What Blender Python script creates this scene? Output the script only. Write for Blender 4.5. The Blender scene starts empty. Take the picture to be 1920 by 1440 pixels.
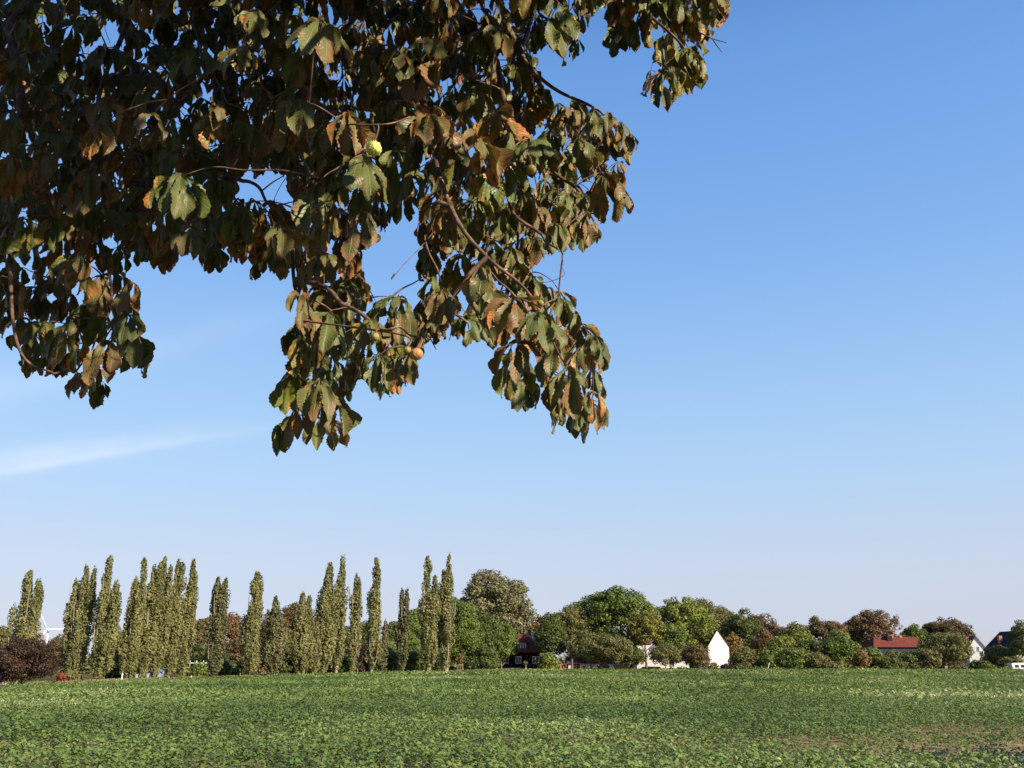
import bpy, math
import numpy as np
from mathutils import Vector

C = bpy.context.scene
COL = C.collection
R = math.radians
rng = np.random.default_rng(7)

# ------------------------------------------------------------------ camera, sky, sun, exposure
FPX = 1663.0                      # focal length in pixels of the 1920 px wide photograph
PITCH = R(17.5)
EYE = 1.7
cam = bpy.data.cameras.new('camera')
cam_o = bpy.data.objects.new('camera', cam)
COL.objects.link(cam_o)
cam.sensor_width = 36
cam.lens = 36 * FPX / 1920
cam.clip_end = 30000
cam.clip_start = 0.05
cam_o.location = (0, 0, EYE)
cam_o.rotation_euler = (R(90) + PITCH, 0, 0)
C.camera = cam_o
C.view_settings.view_transform = 'Standard'
C.view_settings.look = 'None'
C.view_settings.exposure = 0.85
C.view_settings.gamma = 1

SUN_EL, SUN_AZ = 27.0, 128.0      # azimuth clockwise from the view direction
SUND = np.array([math.sin(R(SUN_AZ)) * math.cos(R(SUN_EL)), math.cos(R(SUN_AZ)) * math.cos(R(SUN_EL)), math.sin(R(SUN_EL))])
sl = bpy.data.lights.new('sun', 'SUN')
sl.energy = 5.0
sl.angle = R(0.5)
sl.color = (1.0, 0.86, 0.68)
so = bpy.data.objects.new('sun', sl)
COL.objects.link(so)
so.rotation_euler = Vector((-SUND[0], -SUND[1], -SUND[2])).to_track_quat('-Z', 'Y').to_euler()


def ray(px, py):
    """world direction of a pixel of the 1920 x 1440 photograph, y component 1"""
    u, v = px - 960, 720 - py
    d = np.array([u, FPX * math.cos(PITCH) - v * math.sin(PITCH), FPX * math.sin(PITCH) + v * math.cos(PITCH)])
    return d / d[1]


w = bpy.data.worlds.new("World")
C.world = w
w.use_nodes = True
NT = w.node_tree
N = NT.nodes
L = NT.links.new
bg = N['Background']
bg.inputs[1].default_value = 0.12
sky = N.new('ShaderNodeTexSky')
sky.sky_type = 'NISHITA'
sky.sun_disc = False
sky.sun_elevation = R(SUN_EL)
sky.sun_rotation = R(SUN_AZ)
sky.air_density, sky.dust_density, sky.ozone_density = 1.0, 0.3, 6.0
tc = N.new('ShaderNodeTexCoord')
sep = N.new('ShaderNodeSeparateXYZ')
L(tc.outputs['Generated'], sep.inputs[0])
ramp = N.new('ShaderNodeValToRGB')


def s2l(c):
    return [((x / 255 + 0.055) / 1.055) ** 2.4 if x > 10 else x / 255 / 12.92 for x in c]


EXPO = 2 ** C.view_settings.exposure
stops = [(0.0, (200, 200, 214)), (0.035, (203, 205, 222)), (0.10, (203, 211, 229)), (0.19, (184, 213, 242)), (0.27, (168, 206, 245)),
         (0.42, (136, 183, 242)), (0.60, (110, 162, 229)), (0.72, (72, 118, 190)), (1.0, (38, 72, 130))]
el = ramp.color_ramp.elements
while len(el) > 1:
    el.remove(el[-1])
for i, (p, c) in enumerate(stops):
    e = el[0] if i == 0 else el.new(p)
    e.position = p
    e.color = (*[x / EXPO for x in s2l(c)], 1)
L(sep.outputs[2], ramp.inputs[0])
mul = N.new('ShaderNodeMix')
mul.data_type = 'RGBA'
mul.blend_type = 'MULTIPLY'
mul.inputs[0].default_value = 1
L(ramp.outputs[0], mul.inputs[6])
mul.inputs[7].default_value = (1 / .12, 1 / .12, 1 / .12, 1)
mx = N.new('ShaderNodeMix')
mx.data_type = 'RGBA'
mx.inputs[0].default_value = 0.88
L(sky.outputs[0], mx.inputs[6])
L(mul.outputs[2], mx.inputs[7])
# thin cirrus streaks low in the left of the sky
last = mx.outputs[2]


def vnode(op, a, b=None):
    n = N.new('ShaderNodeVectorMath')
    n.operation = op
    L(a, n.inputs[0])
    if b is not None:
        n.inputs[1].default_value = b
    return n


def mnode(op, a, b, clamp=False):
    n = N.new('ShaderNodeMath')
    n.operation = op
    n.use_clamp = clamp
    for i, x in enumerate((a, b)):
        if isinstance(x, (int, float)):
            n.inputs[i].default_value = x
        elif x is not None:
            L(x, n.inputs[i])
    return n.outputs[0]


def streak(p0, p1, width, along0, along1, amount, prev):
    a, b = ray(*p0), ray(*p1)
    a /= np.linalg.norm(a)
    b /= np.linalg.norm(b)
    n = np.cross(a, b)
    n /= np.linalg.norm(n)
    nz = N.new('ShaderNodeTexNoise')
    nz.inputs['Scale'].default_value = 9
    nz.inputs['Detail'].default_value = 5
    L(tc.outputs['Generated'], nz.inputs[0])
    d = vnode('DOT_PRODUCT', tc.outputs['Generated'], n).outputs['Value']
    wob = mnode('MULTIPLY', mnode('SUBTRACT', nz.outputs[0], 0.5), width * 1.6)
    d = mnode('ADD', d, wob)
    q = mnode('DIVIDE', d, width)
    g = mnode('POWER', math.e, mnode('MULTIPLY', mnode('MULTIPLY', q, q), -1.0))
    t = (b - a)
    t /= np.linalg.norm(t)
    s = vnode('DOT_PRODUCT', tc.outputs['Generated'], t).outputs['Value']
    mr = N.new('ShaderNodeMapRange')
    L(s, mr.inputs[0])
    mr.inputs[1].default_value = along0
    mr.inputs[2].default_value = along1
    mr.inputs[3].default_value = 1
    mr.inputs[4].default_value = 0
    nz2 = N.new('ShaderNodeTexNoise')
    nz2.inputs['Scale'].default_value = 22
    nz2.inputs['Detail'].default_value = 4
    L(tc.outputs['Generated'], nz2.inputs[0])
    k = mnode('MULTIPLY', mnode('MULTIPLY', g, mr.outputs[0]), mnode('MULTIPLY', mnode('ADD', nz2.outputs[0], 0.3), amount), True)
    m = N.new('ShaderNodeMix')
    m.data_type = 'RGBA'
    L(k, m.inputs[0])
    L(prev, m.inputs[6])
    m.inputs[7].default_value = (4.3, 4.6, 5.0, 1)
    return m.outputs[2]


def along(p0, p1, q):
    a, b, c = ray(*p0), ray(*p1), ray(*q)
    a, b, c = [x / np.linalg.norm(x) for x in (a, b, c)]
    t = b - a
    t /= np.linalg.norm(t)
    return float(c @ t)


P0, P1 = (0, 886), (430, 812)
last = streak(P0, P1, 0.0045, along(P0, P1, (170, 850)), along(P0, P1, (540, 800)), 0.30, last)
last = streak((0, 868), (430, 806), 0.012, along(P0, P1, (100, 850)), along(P0, P1, (560, 800)), 0.35, last)
P0, P1 = (0, 728), (620, 560)
last = streak(P0, P1, 0.018, along(P0, P1, (100, 700)), along(P0, P1, (700, 540)), 0.16, last)
L(last, bg.inputs[0])


# ------------------------------------------------------------------ helpers
def gz(x, y):
    """terrain height: level, falling away gently to the left"""
    x = np.asarray(x, float)
    y = np.asarray(y, float)
    t = x + 8
    s = -np.log1p(np.exp(np.clip(-t / 4, -50, 50))) * 4
    return 0.0125 * np.maximum(s, -90) * np.clip((y - 5) / 60, 0, 1)


def at(px, py, Y):
    return ray(px, py) * Y + np.array([0, 0, EYE])


def spot(px, Y):
    x = ray(px, 1244)[0] * Y
    return np.array([x, Y, float(gz(x, Y))])


def mpp(Y):
    """metres per photo pixel near the horizon at distance Y"""
    return Y / (FPX * math.cos(PITCH) + 524 * math.sin(PITCH)) 


def top_of(px, py, Y):
    return float(at(px, py, Y)[2])


def mesh_np(name, V, F, mat, parent=None, uv=None, attrs=None, smooth=False):
    """V (n,3), F (m,k) all faces with k corners"""
    me = bpy.data.meshes.new(name)
    V = np.ascontiguousarray(V, np.float32)
    F = np.ascontiguousarray(F, np.int32)
    m, k = F.shape
    me.vertices.add(len(V))
    me.vertices.foreach_set('co', V.ravel())
    me.loops.add(m * k)
    me.loops.foreach_set('vertex_index', F.ravel())
    me.polygons.add(m)
    me.polygons.foreach_set('loop_start', np.arange(0, m * k, k, dtype=np.int32))
    me.polygons.foreach_set('loop_total', np.full(m, k, np.int32))
    if uv is not None:
        u = me.uv_layers.new(name='UVMap')
        u.data.foreach_set('uv', np.ascontiguousarray(uv[F.ravel()], np.float32).ravel())
    for an, av in (attrs or {}).items():
        a = me.attributes.new(an, 'FLOAT', 'POINT')
        a.data.foreach_set('value', np.ascontiguousarray(av, np.float32))
    me.update(calc_edges=True)
    if smooth:
        me.polygons.foreach_set('use_smooth', np.ones(m, bool))
    me.materials.append(mat)
    o = bpy.data.objects.new(name, me)
    COL.objects.link(o)
    o.parent = parent
    return o


def mesh_py(name, V, F, mat, parent=None, smooth=False):
    me = bpy.data.meshes.new(name)
    me.from_pydata([tuple(map(float, v)) for v in V], [], [tuple(map(int, f)) for f in F])
    me.update()
    me.materials.append(mat)
    if smooth:
        for p in me.polygons:
            p.use_smooth = True
    o = bpy.data.objects.new(name, me)
    COL.objects.link(o)
    o.parent = parent
    return o


def tag(o, label=None, cat=None, group=None, kind=None):
    if label:
        o['label'] = label
    if cat:
        o['category'] = cat
    if group:
        o['group'] = group
    if kind:
        o['kind'] = kind
    return o


def empty(name, loc, label, cat, group=None, rz=0):
    o = bpy.data.objects.new(name, None)
    COL.objects.link(o)
    o.location = tuple(map(float, loc))
    o.rotation_euler = (0, 0, rz)
    o.empty_display_size = 0.5
    return tag(o, label, cat, group)


class MB:
    """collects boxes, prisms and tubes for one mesh"""

    def __init__(s):
        s.v, s.f = [], []

    def add(s, V, F):
        n = len(s.v)
        s.v += [tuple(v) for v in V]
        s.f += [tuple(i + n for i in f) for f in F]
        return s

    def box(s, x0, x1, y0, y1, z0, z1):
        return s.add([(x0, y0, z0), (x1, y0, z0), (x1, y1, z0), (x0, y1, z0), (x0, y0, z1), (x1, y0, z1), (x1, y1, z1), (x0, y1, z1)],
                     [(0, 3, 2, 1), (4, 5, 6, 7), (0, 1, 5, 4), (1, 2, 6, 5), (2, 3, 7, 6), (3, 0, 4, 7)])

    def prism(s, prof, y0, y1):
        """prof: list of (x, z), extruded along y"""
        n = len(prof)
        V = [(x, y0, z) for x, z in prof] + [(x, y1, z) for x, z in prof]
        return s.add(V, [tuple(range(n)), tuple(range(2 * n - 1, n - 1, -1))] + [(i, i + n, (i + 1) % n + n, (i + 1) % n) for i in range(n)])

    def tube(s, P, Rr, seg=7):
        V, F = tube_np(np.array(P, float), np.array(Rr, float), seg)
        return s.add(V.tolist(), F.tolist())

    def build(s, name, mat, parent=None, smooth=False):
        return mesh_py(name, s.v, s.f, mat, parent, smooth)


def tube_np(P, Rr, seg=7):
    n = len(P)
    T = np.gradient(P, axis=0)
    T /= np.linalg.norm(T, axis=1)[:, None] + 1e-9
    ref = np.array([0.3, 0.2, 0.93]) if abs(T[0][2]) < 0.8 else np.array([1.0, 0.1, 0.0])
    A = np.cross(T, ref)
    A /= np.linalg.norm(A, axis=1)[:, None] + 1e-9
    B = np.cross(T, A)
    th = np.arange(seg) * 2 * math.pi / seg
    V = P[:, None, :] + Rr[:, None, None] * (np.cos(th)[None, :, None] * A[:, None, :] + np.sin(th)[None, :, None] * B[:, None, :])
    V = V.reshape(-1, 3)
    i = np.arange(n - 1)[:, None] * seg
    j = np.arange(seg)[None, :]
    F = np.stack([i + j, i + (j + 1) % seg, i + seg + (j + 1) % seg, i + seg + j], -1).reshape(-1, 4)
    V = np.vstack([V, P[-1:] + T[-1:] * Rr[-1]])
    last = np.stack([(n - 1) * seg + np.arange(seg), (n - 1) * seg + (np.arange(seg) + 1) % seg, np.full(seg, n * seg), np.full(seg, n * seg)], -1)
    return V, np.vstack([F, last])


def smooth_path(pts, n=8):
    """Catmull-Rom through points"""
    P = np.array(pts, float)
    P = np.vstack([2 * P[0] - P[1], P, 2 * P[-1] - P[-2]])
    out = []
    for i in range(1, len(P) - 2):
        t = np.linspace(0, 1, n, endpoint=False)[:, None]
        a, b, c, d = P[i - 1], P[i], P[i + 1], P[i + 2]
        out.append(0.5 * ((2 * b) + (-a + c) * t + (2 * a - 5 * b + 4 * c - d) * t ** 2 + (-a + 3 * b - 3 * c + d) * t ** 3))
    out.append(P[-2:-1])
    return np.vstack(out)


def tubes_mesh(name, paths, mat, parent, seg=6):
    """paths: list of (P, R); one mesh, triangulated caps kept as degenerate-free tris is skipped: caps are cones"""
    VV, FF, n = [], [], 0
    for P, Rr in paths:
        V, F = tube_np(np.array(P, float), np.array(Rr, float), seg)
        VV.append(V)
        FF.append(F + n)
        n += len(V)
    V = np.vstack(VV)
    F = np.vstack(FF)
    faces = [tuple(f) if f[2] != f[3] else tuple(f[:3]) for f in F.tolist()]
    return mesh_py(name, V, faces, mat, parent, True)


# ------------------------------------------------------------------ materials
def new_mat(name):
    m = bpy.data.materials.new(name)
    m.use_nodes = True
    return m, m.node_tree.nodes, m.node_tree.links.new, m.node_tree.nodes['Principled BSDF']


def mottled(name, cols, scale=3.0, rough=0.8, bump=0.0, detail=6, spec=0.3, stretch=(1, 1, 1), pos=None):
    m, n, l, p = new_mat(name)
    tcn = n.new('ShaderNodeTexCoord')
    mp = n.new('ShaderNodeMapping')
    mp.inputs['Scale'].default_value = stretch
    l(tcn.outputs['Object'], mp.inputs[0])
    nz = n.new('ShaderNodeTexNoise')
    nz.inputs['Scale'].default_value = scale
    nz.inputs['Detail'].default_value = detail
    l(mp.outputs[0], nz.inputs[0])
    cr = n.new('ShaderNodeValToRGB')
    e = cr.color_ramp.elements
    k = len(cols)
    for i, c in enumerate(cols):
        q = 0.32 + 0.36 * i / max(1, k - 1) if pos is None else pos[i]
        if i < 2:
            e[i].position = q
            e[i].color = (*c, 1)
        else:
            x = e.new(q)
            x.color = (*c, 1)
    l(nz.outputs[0], cr.inputs[0])
    l(cr.outputs[0], p.inputs['Base Color'])
    p.inputs['Roughness'].default_value = rough
    p.inputs['Specular IOR Level'].default_value = spec
    if bump:
        b = n.new('ShaderNodeBump')
        b.inputs['Strength'].default_value = bump
        l(nz.outputs[0], b.inputs['Height'])
        l(b.outputs[0], p.inputs['Normal'])
    return m


FOL = {}


def foliage(name, cols, trans=0.25, scale=0.5):
    """leaf colour from a per-leaf value plus a slow noise over the crown"""
    if name in FOL:
        return FOL[name]
    m, n, l, p = new_mat('foliage_' + name)
    at_ = n.new('ShaderNodeAttribute')
    at_.attribute_name = 'tint'
    tcn = n.new('ShaderNodeTexCoord')
    nz = n.new('ShaderNodeTexNoise')
    nz.inputs['Scale'].default_value = scale
    nz.inputs['Detail'].default_value = 2
    l(tcn.outputs['Object'], nz.inputs[0])
    a = n.new('ShaderNodeMath')
    a.operation = 'MULTIPLY_ADD'
    a.inputs[1].default_value = 0.45
    l(at_.outputs['Fac'], a.inputs[0])
    b = n.new('ShaderNodeMath')
    b.operation = 'MULTIPLY_ADD'
    b.inputs[1].default_value = 1.6
    b.inputs[2].default_value = -0.52
    l(nz.outputs[0], b.inputs[0])
    l(b.outputs[0], a.inputs[2])
    cr = n.new('ShaderNodeValToRGB')
    e = cr.color_ramp.elements
    for i, c in enumerate(cols):
        q = i / (len(cols) - 1)
        if i < 1:
            e[0].position = 0
            e[0].color = (*c, 1)
        elif i == len(cols) - 1:
            e[-1].position = 1
            e[-1].color = (*c, 1)
        else:
            x = e.new(q)
            x.color = (*c, 1)
    l(a.outputs[0], cr.inputs[0])
    l(cr.outputs[0], p.inputs['Base Color'])
    p.inputs['Roughness'].default_value = 0.55
    p.inputs['Specular IOR Level'].default_value = 0.25
    t = n.new('ShaderNodeBsdfTranslucent')
    l(cr.outputs[0], t.inputs[0])
    mixs = n.new('ShaderNodeMixShader')
    mixs.inputs[0].default_value = trans
    l(p.outputs[0], mixs.inputs[1])
    l(t.outputs[0], mixs.inputs[2])
    l(mixs.outputs[0], n['Material Output'].inputs[0])
    FOL[name] = m
    return m


F_POP = foliage('poplar', [(.09, .095, .035), (.175, .175, .06), (.29, .265, .11)])
F_POP_D = foliage('poplar_dull', [(.06, .065, .026), (.12, .12, .048), (.21, .18, .09)])
F_DARK = foliage('dark_green', [(.048, .07, .02), (.09, .12, .03), (.15, .17, .045)])  # lightened a little to stand in for haze over far trees
F_GREEN = foliage('green', [(.07, .11, .024), (.13, .175, .034), (.21, .24, .055)])
F_LIME = foliage('yellow_green', [(.11, .155, .03), (.18, .21, .04), (.26, .26, .05)])
F_YEL = foliage('golden', [(.11, .14, .03), (.20, .19, .04), (.32, .24, .05)], scale=0.35)
F_OLIVE = foliage('olive', [(.085, .095, .03), (.15, .15, .048), (.23, .205, .07)])
F_RUST = foliage('rust', [(.10, .065, .03), (.175, .105, .045), (.27, .155, .065)])
F_BROWN = foliage('brown', [(.08, .072, .03), (.135, .10, .042), (.21, .14, .058)])
F_MAROON = foliage('maroon', [(.035, .022, .016), (.06, .036, .024), (.11, .062, .034)])  # deepened so the colour holds the shade on the left thicket
F_SILVER = foliage('pale_olive', [(.11, .11, .05), (.19, .18, .085), (.28, .25, .13)])
F_RED = foliage('red', [(.10, .035, .02), (.20, .05, .028), (.26, .11, .04)])
F_ORANGE = foliage('orange', [(.13, .095, .035), (.22, .145, .045), (.31, .20, .055)])
BARK = mottled('bark', [(.07, .055, .04), (.14, .11, .085), (.2, .17, .13)], 6, .9, .4, stretch=(1, 1, .25))
PBARK = mottled('pale_bark', [(.2, .16, .12), (.36, .29, .22)], 5, .9, .3, stretch=(1, 1, .3))
WHITE = mottled('white_render', [(.66, .65, .62), (.80, .79, .77)], .5, .8)
GREYW = mottled('grey_render', [(.5, .48, .46), (.62, .60, .58)], .8, .8)
DARKW = mottled('shade_dark_brick', [(.02, .012, .012), (.035, .02, .018)], 3, .9, spec=.05)  # brown facade with its shade put into the colour
BLUEW = mottled('blue_grey_cladding', [(.03, .035, .055), (.05, .058, .085)], 1.2, .8, spec=.1)  # darkened so the colour carries the shade on the barn wall
TERRA = mottled('terracotta', [(.30, .13, .07), (.42, .21, .11)], 2, .8)


def tile_mat(name, cols, pitch=2.2):
    m = mottled(name, cols, 1.2, .85, spec=.06)
    n, l = m.node_tree.nodes, m.node_tree.links.new
    wv = n.new('ShaderNodeTexWave')
    wv.bands_direction = 'Z'
    wv.inputs['Scale'].default_value = pitch
    wv.inputs['Distortion'].default_value = .4
    t = n.new('ShaderNodeTexCoord')
    l(t.outputs['Object'], wv.inputs[0])
    b = n.new('ShaderNodeBump')
    b.inputs['Strength'].default_value = .5
    l(wv.outputs[0], b.inputs['Height'])
    l(b.outputs[0], n['Principled BSDF'].inputs['Normal'])
    return m


REDTILE = tile_mat('red_tiles', [(.12, .034, .024), (.19, .056, .036)])
BROWNTILE = tile_mat('brown_tiles', [(.10, .045, .035), (.17, .08, .06)])
DARKTILE = tile_mat('dark_tiles', [(.022, .020, .025), (.04, .034, .04)])
GLASS, n_, l_, p_ = new_mat('window_glass')
p_.inputs['Base Color'].default_value = (.03, .035, .045, 1)
p_.inputs['Roughness'].default_value = .12
WFRAME = mottled('white_frame_paint', [(.7, .7, .7), (.8, .8, .8)], 4, .5)
DOORM = mottled('brown_door_paint', [(.12, .05, .03), (.17, .07, .04)], 3, .5)
WOOD = mottled('weathered_wood', [(.25, .19, .13), (.38, .30, .21)], 4, .85, .2, stretch=(1, 1, .2))
TURB = mottled('white_steel', [(.80, .80, .80), (.85, .85, .85)], .05, .4)

# ------------------------------------------------------------------ terrain
# field edge: horizontal distance (y) as a function of x/y
EDGE_PX = np.array([-900, 0, 170, 360, 560, 700, 840, 950, 1300, 1920, 2900], float)
EDGE_Y = np.array([62, 72, 88, 108, 126, 143, 162, 205, 228, 234, 238], float)
EDGE_S = np.array([ray(p, 1244)[0] for p in EDGE_PX])


def edge_y(s):
    return np.interp(s, EDGE_S, EDGE_Y)


GROUND = mottled('rough_grass_ground', [(.045, .06, .02), (.08, .085, .035), (.15, .125, .07)], .35, 1, .2, detail=8, spec=0)
xs = np.concatenate([np.linspace(-4000, -300, 12), np.linspace(-260, 260, 105), np.linspace(300, 4000, 12)])
ys = np.concatenate([np.linspace(-600, -40, 8), np.linspace(-30, 400, 87), np.linspace(440, 6000, 16)])
GX, GY = np.meshgrid(xs, ys)
GV = np.stack([GX, GY, gz(GX, GY)], -1).reshape(-1, 3)
nx = len(xs)
ii, jj = np.meshgrid(np.arange(len(ys) - 1), np.arange(nx - 1), indexing='ij')
b0 = (ii * nx + jj).ravel()
GF = np.stack([b0, b0 + 1, b0 + nx + 1, b0 + nx], -1)
tag(mesh_np('ground', GV, GF, GROUND, smooth=True), kind='structure')

# field soil: a sheet 4 mm above the ground inside the field boundary
SOIL = mottled('field_soil', [(.10, .075, .03), (.23, .15, .065), (.42, .28, .14)], 2.2, .95, .5, detail=10)
S = np.linspace(-1.1, 1.1, 120)
Tt = np.concatenate([np.linspace(0.02, .3, 20), np.linspace(.32, 1, 40)])
SS, TT = np.meshgrid(S, Tt)
YY = edge_y(SS) * TT
XX = SS * YY
nx = len(S)
ii, jj = np.meshgrid(np.arange(len(Tt) - 1), np.arange(nx - 1), indexing='ij')
b0 = (ii * nx + jj).ravel()
tag(mesh_np('field', np.stack([XX, YY, gz(XX, YY) + .02], -1).reshape(-1, 3), np.stack([b0, b0 + 1, b0 + nx + 1, b0 + nx], -1), SOIL, smooth=True), kind='structure')

# ------------------------------------------------------------------ value noise for scattering
NZ = np.random.default_rng(3).random((256, 256))


def vnoise(x, y):
    xi, yi = np.floor(x).astype(int), np.floor(y).astype(int)
    fx, fy = x - xi, y - yi
    fx, fy = fx * fx * (3 - 2 * fx), fy * fy * (3 - 2 * fy)
    g = lambda a, b: NZ[a % 256, b % 256]
    return (g(xi, yi) * (1 - fx) + g(xi + 1, yi) * fx) * (1 - fy) + (g(xi, yi + 1) * (1 - fx) + g(xi + 1, yi + 1) * fx) * fy


def bare(x, y):
    """0 full crop .. 1 bare soil"""
    a = np.exp(-(((x - 12.5) / 4.2) ** 2 + ((y - 21) / 2.4) ** 2)) * .95
    b = np.exp(-(((x - 6.5) / 3.0) ** 2 + ((y - 17.0) / 1.6) ** 2)) * .75
    c = np.exp(-(((x - 4.5) / 2.2) ** 2 + ((y - 21.5) / .7) ** 2)) * .5
    d = np.exp(-(((x - 11.5) / 3.2) ** 2 + ((y - 17) / 1.6) ** 2)) * 1.0
    nn = vnoise(x * .9 + 40, y * .9) * .6 + vnoise(x * 3, y * 3 + 9) * .4
    return np.clip((a + b + c + d) * (nn * 1.5) , 0, 1)


def crop(y0, y1, dens, nleaf, size, segs, wedge, seed):
    r = np.random.default_rng(seed)
    smax = wedge
    area = smax * (y1 ** 2 - y0 ** 2)
    n = int(area * dens)
    y = np.sqrt(r.random(n) * (y1 ** 2 - y0 ** 2) + y0 ** 2)
    s = (r.random(n) * 2 - 1) * smax
    x = s * y
    keep = y < edge_y(s) * (0.995 + .01 * r.random(n))
    bb = bare(x, y)
    keep &= r.random(n) > bb * 0.97
    gap = vnoise(x * .55 + 11, y * .9 + 5)
    keep &= ~((gap < .12) & (r.random(n) < .6))
    x, y, bb = x[keep], y[keep], bb[keep]
    n = len(x)
    band = vnoise(x * .10 + 30, y * .42 + 12)
    mound = .16 * vnoise(x * .35, y * .8 + 77) + .10 * vnoise(x * 1.3, y * 1.9 + 7) + .16 * vnoise(x * 3.1, y * 3.1 + 51) + .13 * np.clip(band * 1.4 - .3, 0, 1)
    H = (.08 + mound * 1.2) * (1 - .6 * bb)
    ps = (.7 + .6 * r.random(n)) * (1 - .5 * bb)
    ptint = .35 * vnoise(x * .25 + 3, y * .35) + .3 * r.random(n)
    # leaves
    X = np.repeat(x, nleaf)
    Y = np.repeat(y, nleaf)
    Hh = np.repeat(H, nleaf)
    pz = np.repeat(ps, nleaf)
    m = n * nleaf
    az = r.random(m) * 2 * math.pi
    rad = size * (.15 + .9 * r.random(m)) * pz
    ln = size * (.7 + .7 * r.random(m)) * pz
    wd = ln * (.55 + .25 * r.random(m))
    el0 = R(55) * r.random(m) - R(8)
    dx, dy = np.cos(az), np.sin(az)
    roll = (r.random(m) - .5) * 1.8
    base = np.stack([X + dx * rad * .6, Y + dy * rad * .6, gz(X, Y) + Hh * (.55 + .6 * r.random(m)) + .03], -1)
    side = np.stack([-dy * np.cos(roll), dx * np.cos(roll), np.sin(roll)], -1)
    rows = []
    K = segs + 1
    prof = {2: [.35, 1.0], 3: [.35, 1.0, .45]}[K]
    cur = base.copy()
    for k in range(K):
        hw = (wd * prof[k] * .5)[:, None]
        rows += [cur - side * hw, cur + side * hw]
        e = el0 - k * .75
        st = ln / segs
        cur = cur + np.stack([dx * np.cos(e) * st, dy * np.cos(e) * st, np.sin(e) * st], -1)
    V = np.stack(rows, 1).reshape(-1, 3)
    nv = 2 * K
    b = np.arange(m)[:, None] * nv
    F = np.concatenate([b + np.array([[2 * k, 2 * k + 1, 2 * k + 3, 2 * k + 2]]) for k in range(segs)], 0)
    tint = np.clip(np.repeat(ptint, nleaf) + .35 * r.random(m) + (r.random(m) > .985) * .5, 0, 1)
    return V, F, np.repeat(tint, nv)


CROPM = foliage('crop', [(.030, .056, .014), (.102, .163, .036), (.195, .265, .068), (.54, .56, .27)], trans=.25, scale=.08)
CROPM.node_tree.nodes['Principled BSDF'].inputs['Roughness'].default_value = .42
CROPM.node_tree.nodes['Principled BSDF'].inputs['Specular IOR Level'].default_value = .25
parts = [crop(8, 36, 50, 8, .061, 2, .74, 1), crop(36, 105, 14, 7, .105, 1, .72, 2), crop(105, 240, 2.2, 6, .25, 1, .70, 3)]
off = 0
VV, FF, TTT = [], [], []
for V, F, t in parts:
    VV.append(V)
    FF.append(F + off)
    TTT.append(t)
    off += len(V)
tag(mesh_np('field_crop', np.vstack(VV), np.vstack(FF), CROPM, attrs={'tint': np.concatenate(TTT)}),
    'low leafy green crop covering the whole field up to the trees', 'crop', kind='stuff')


# dry grass on the bank under the poplars and low stubble in the bare patches
def blades(name, x, y, h, mat, label, seed):
    r = np.random.default_rng(seed)
    m = len(x)
    az = r.random(m) * math.pi * 2
    ln = h * (.5 + r.random(m))
    lean = (r.random((m, 2)) - .5) * ln[:, None] * .9
    wd = ln * .10 + .004
    b = np.stack([x, y, gz(x, y)], -1)
    s = np.stack([np.cos(az) * wd, np.sin(az) * wd, 0 * wd], -1)
    t = b + np.stack([lean[:, 0], lean[:, 1], ln], -1)
    V = np.stack([b - s, b + s, t + s * .3, t - s * .3], 1).reshape(-1, 3)
    F = np.arange(m)[:, None] * 4 + np.arange(4)[None, :]
    return tag(mesh_np(name, V, F, mat, attrs={'tint': np.repeat(r.random(m), 4)}), label, 'grass', kind='stuff')


DRY = foliage('dry_grass', [(.10, .11, .04), (.22, .18, .09), (.38, .29, .17)], trans=.2, scale=.3)
r_ = np.random.default_rng(5)
px_ = r_.uniform(60, 1000, 60000)
s_ = np.interp(px_, EDGE_PX, EDGE_S)
dy_ = r_.gamma(1.6, 1.6, 60000) + .1
y_ = edge_y(s_) + dy_
k_ = (vnoise(s_ * 90, dy_ * .5) > .5)
x_ = (s_ * y_)
blades('verge_grass', x_[k_], y_[k_], .45, DRY, 'dry straw coloured grass on the bank along the left edge of the field', 6)
n_b = 60000
x_ = r_.uniform(-4, 24, n_b)
y_ = r_.uniform(13, 27, n_b)
k_ = r_.random(n_b) < bare(x_, y_) * 1.3
k_ &= r_.random(n_b) < .5
blades('stubble', x_[k_], y_[k_], .05, DRY, 'short dry weeds and stubble in the bare brown patches of the near field', 8)


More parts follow.
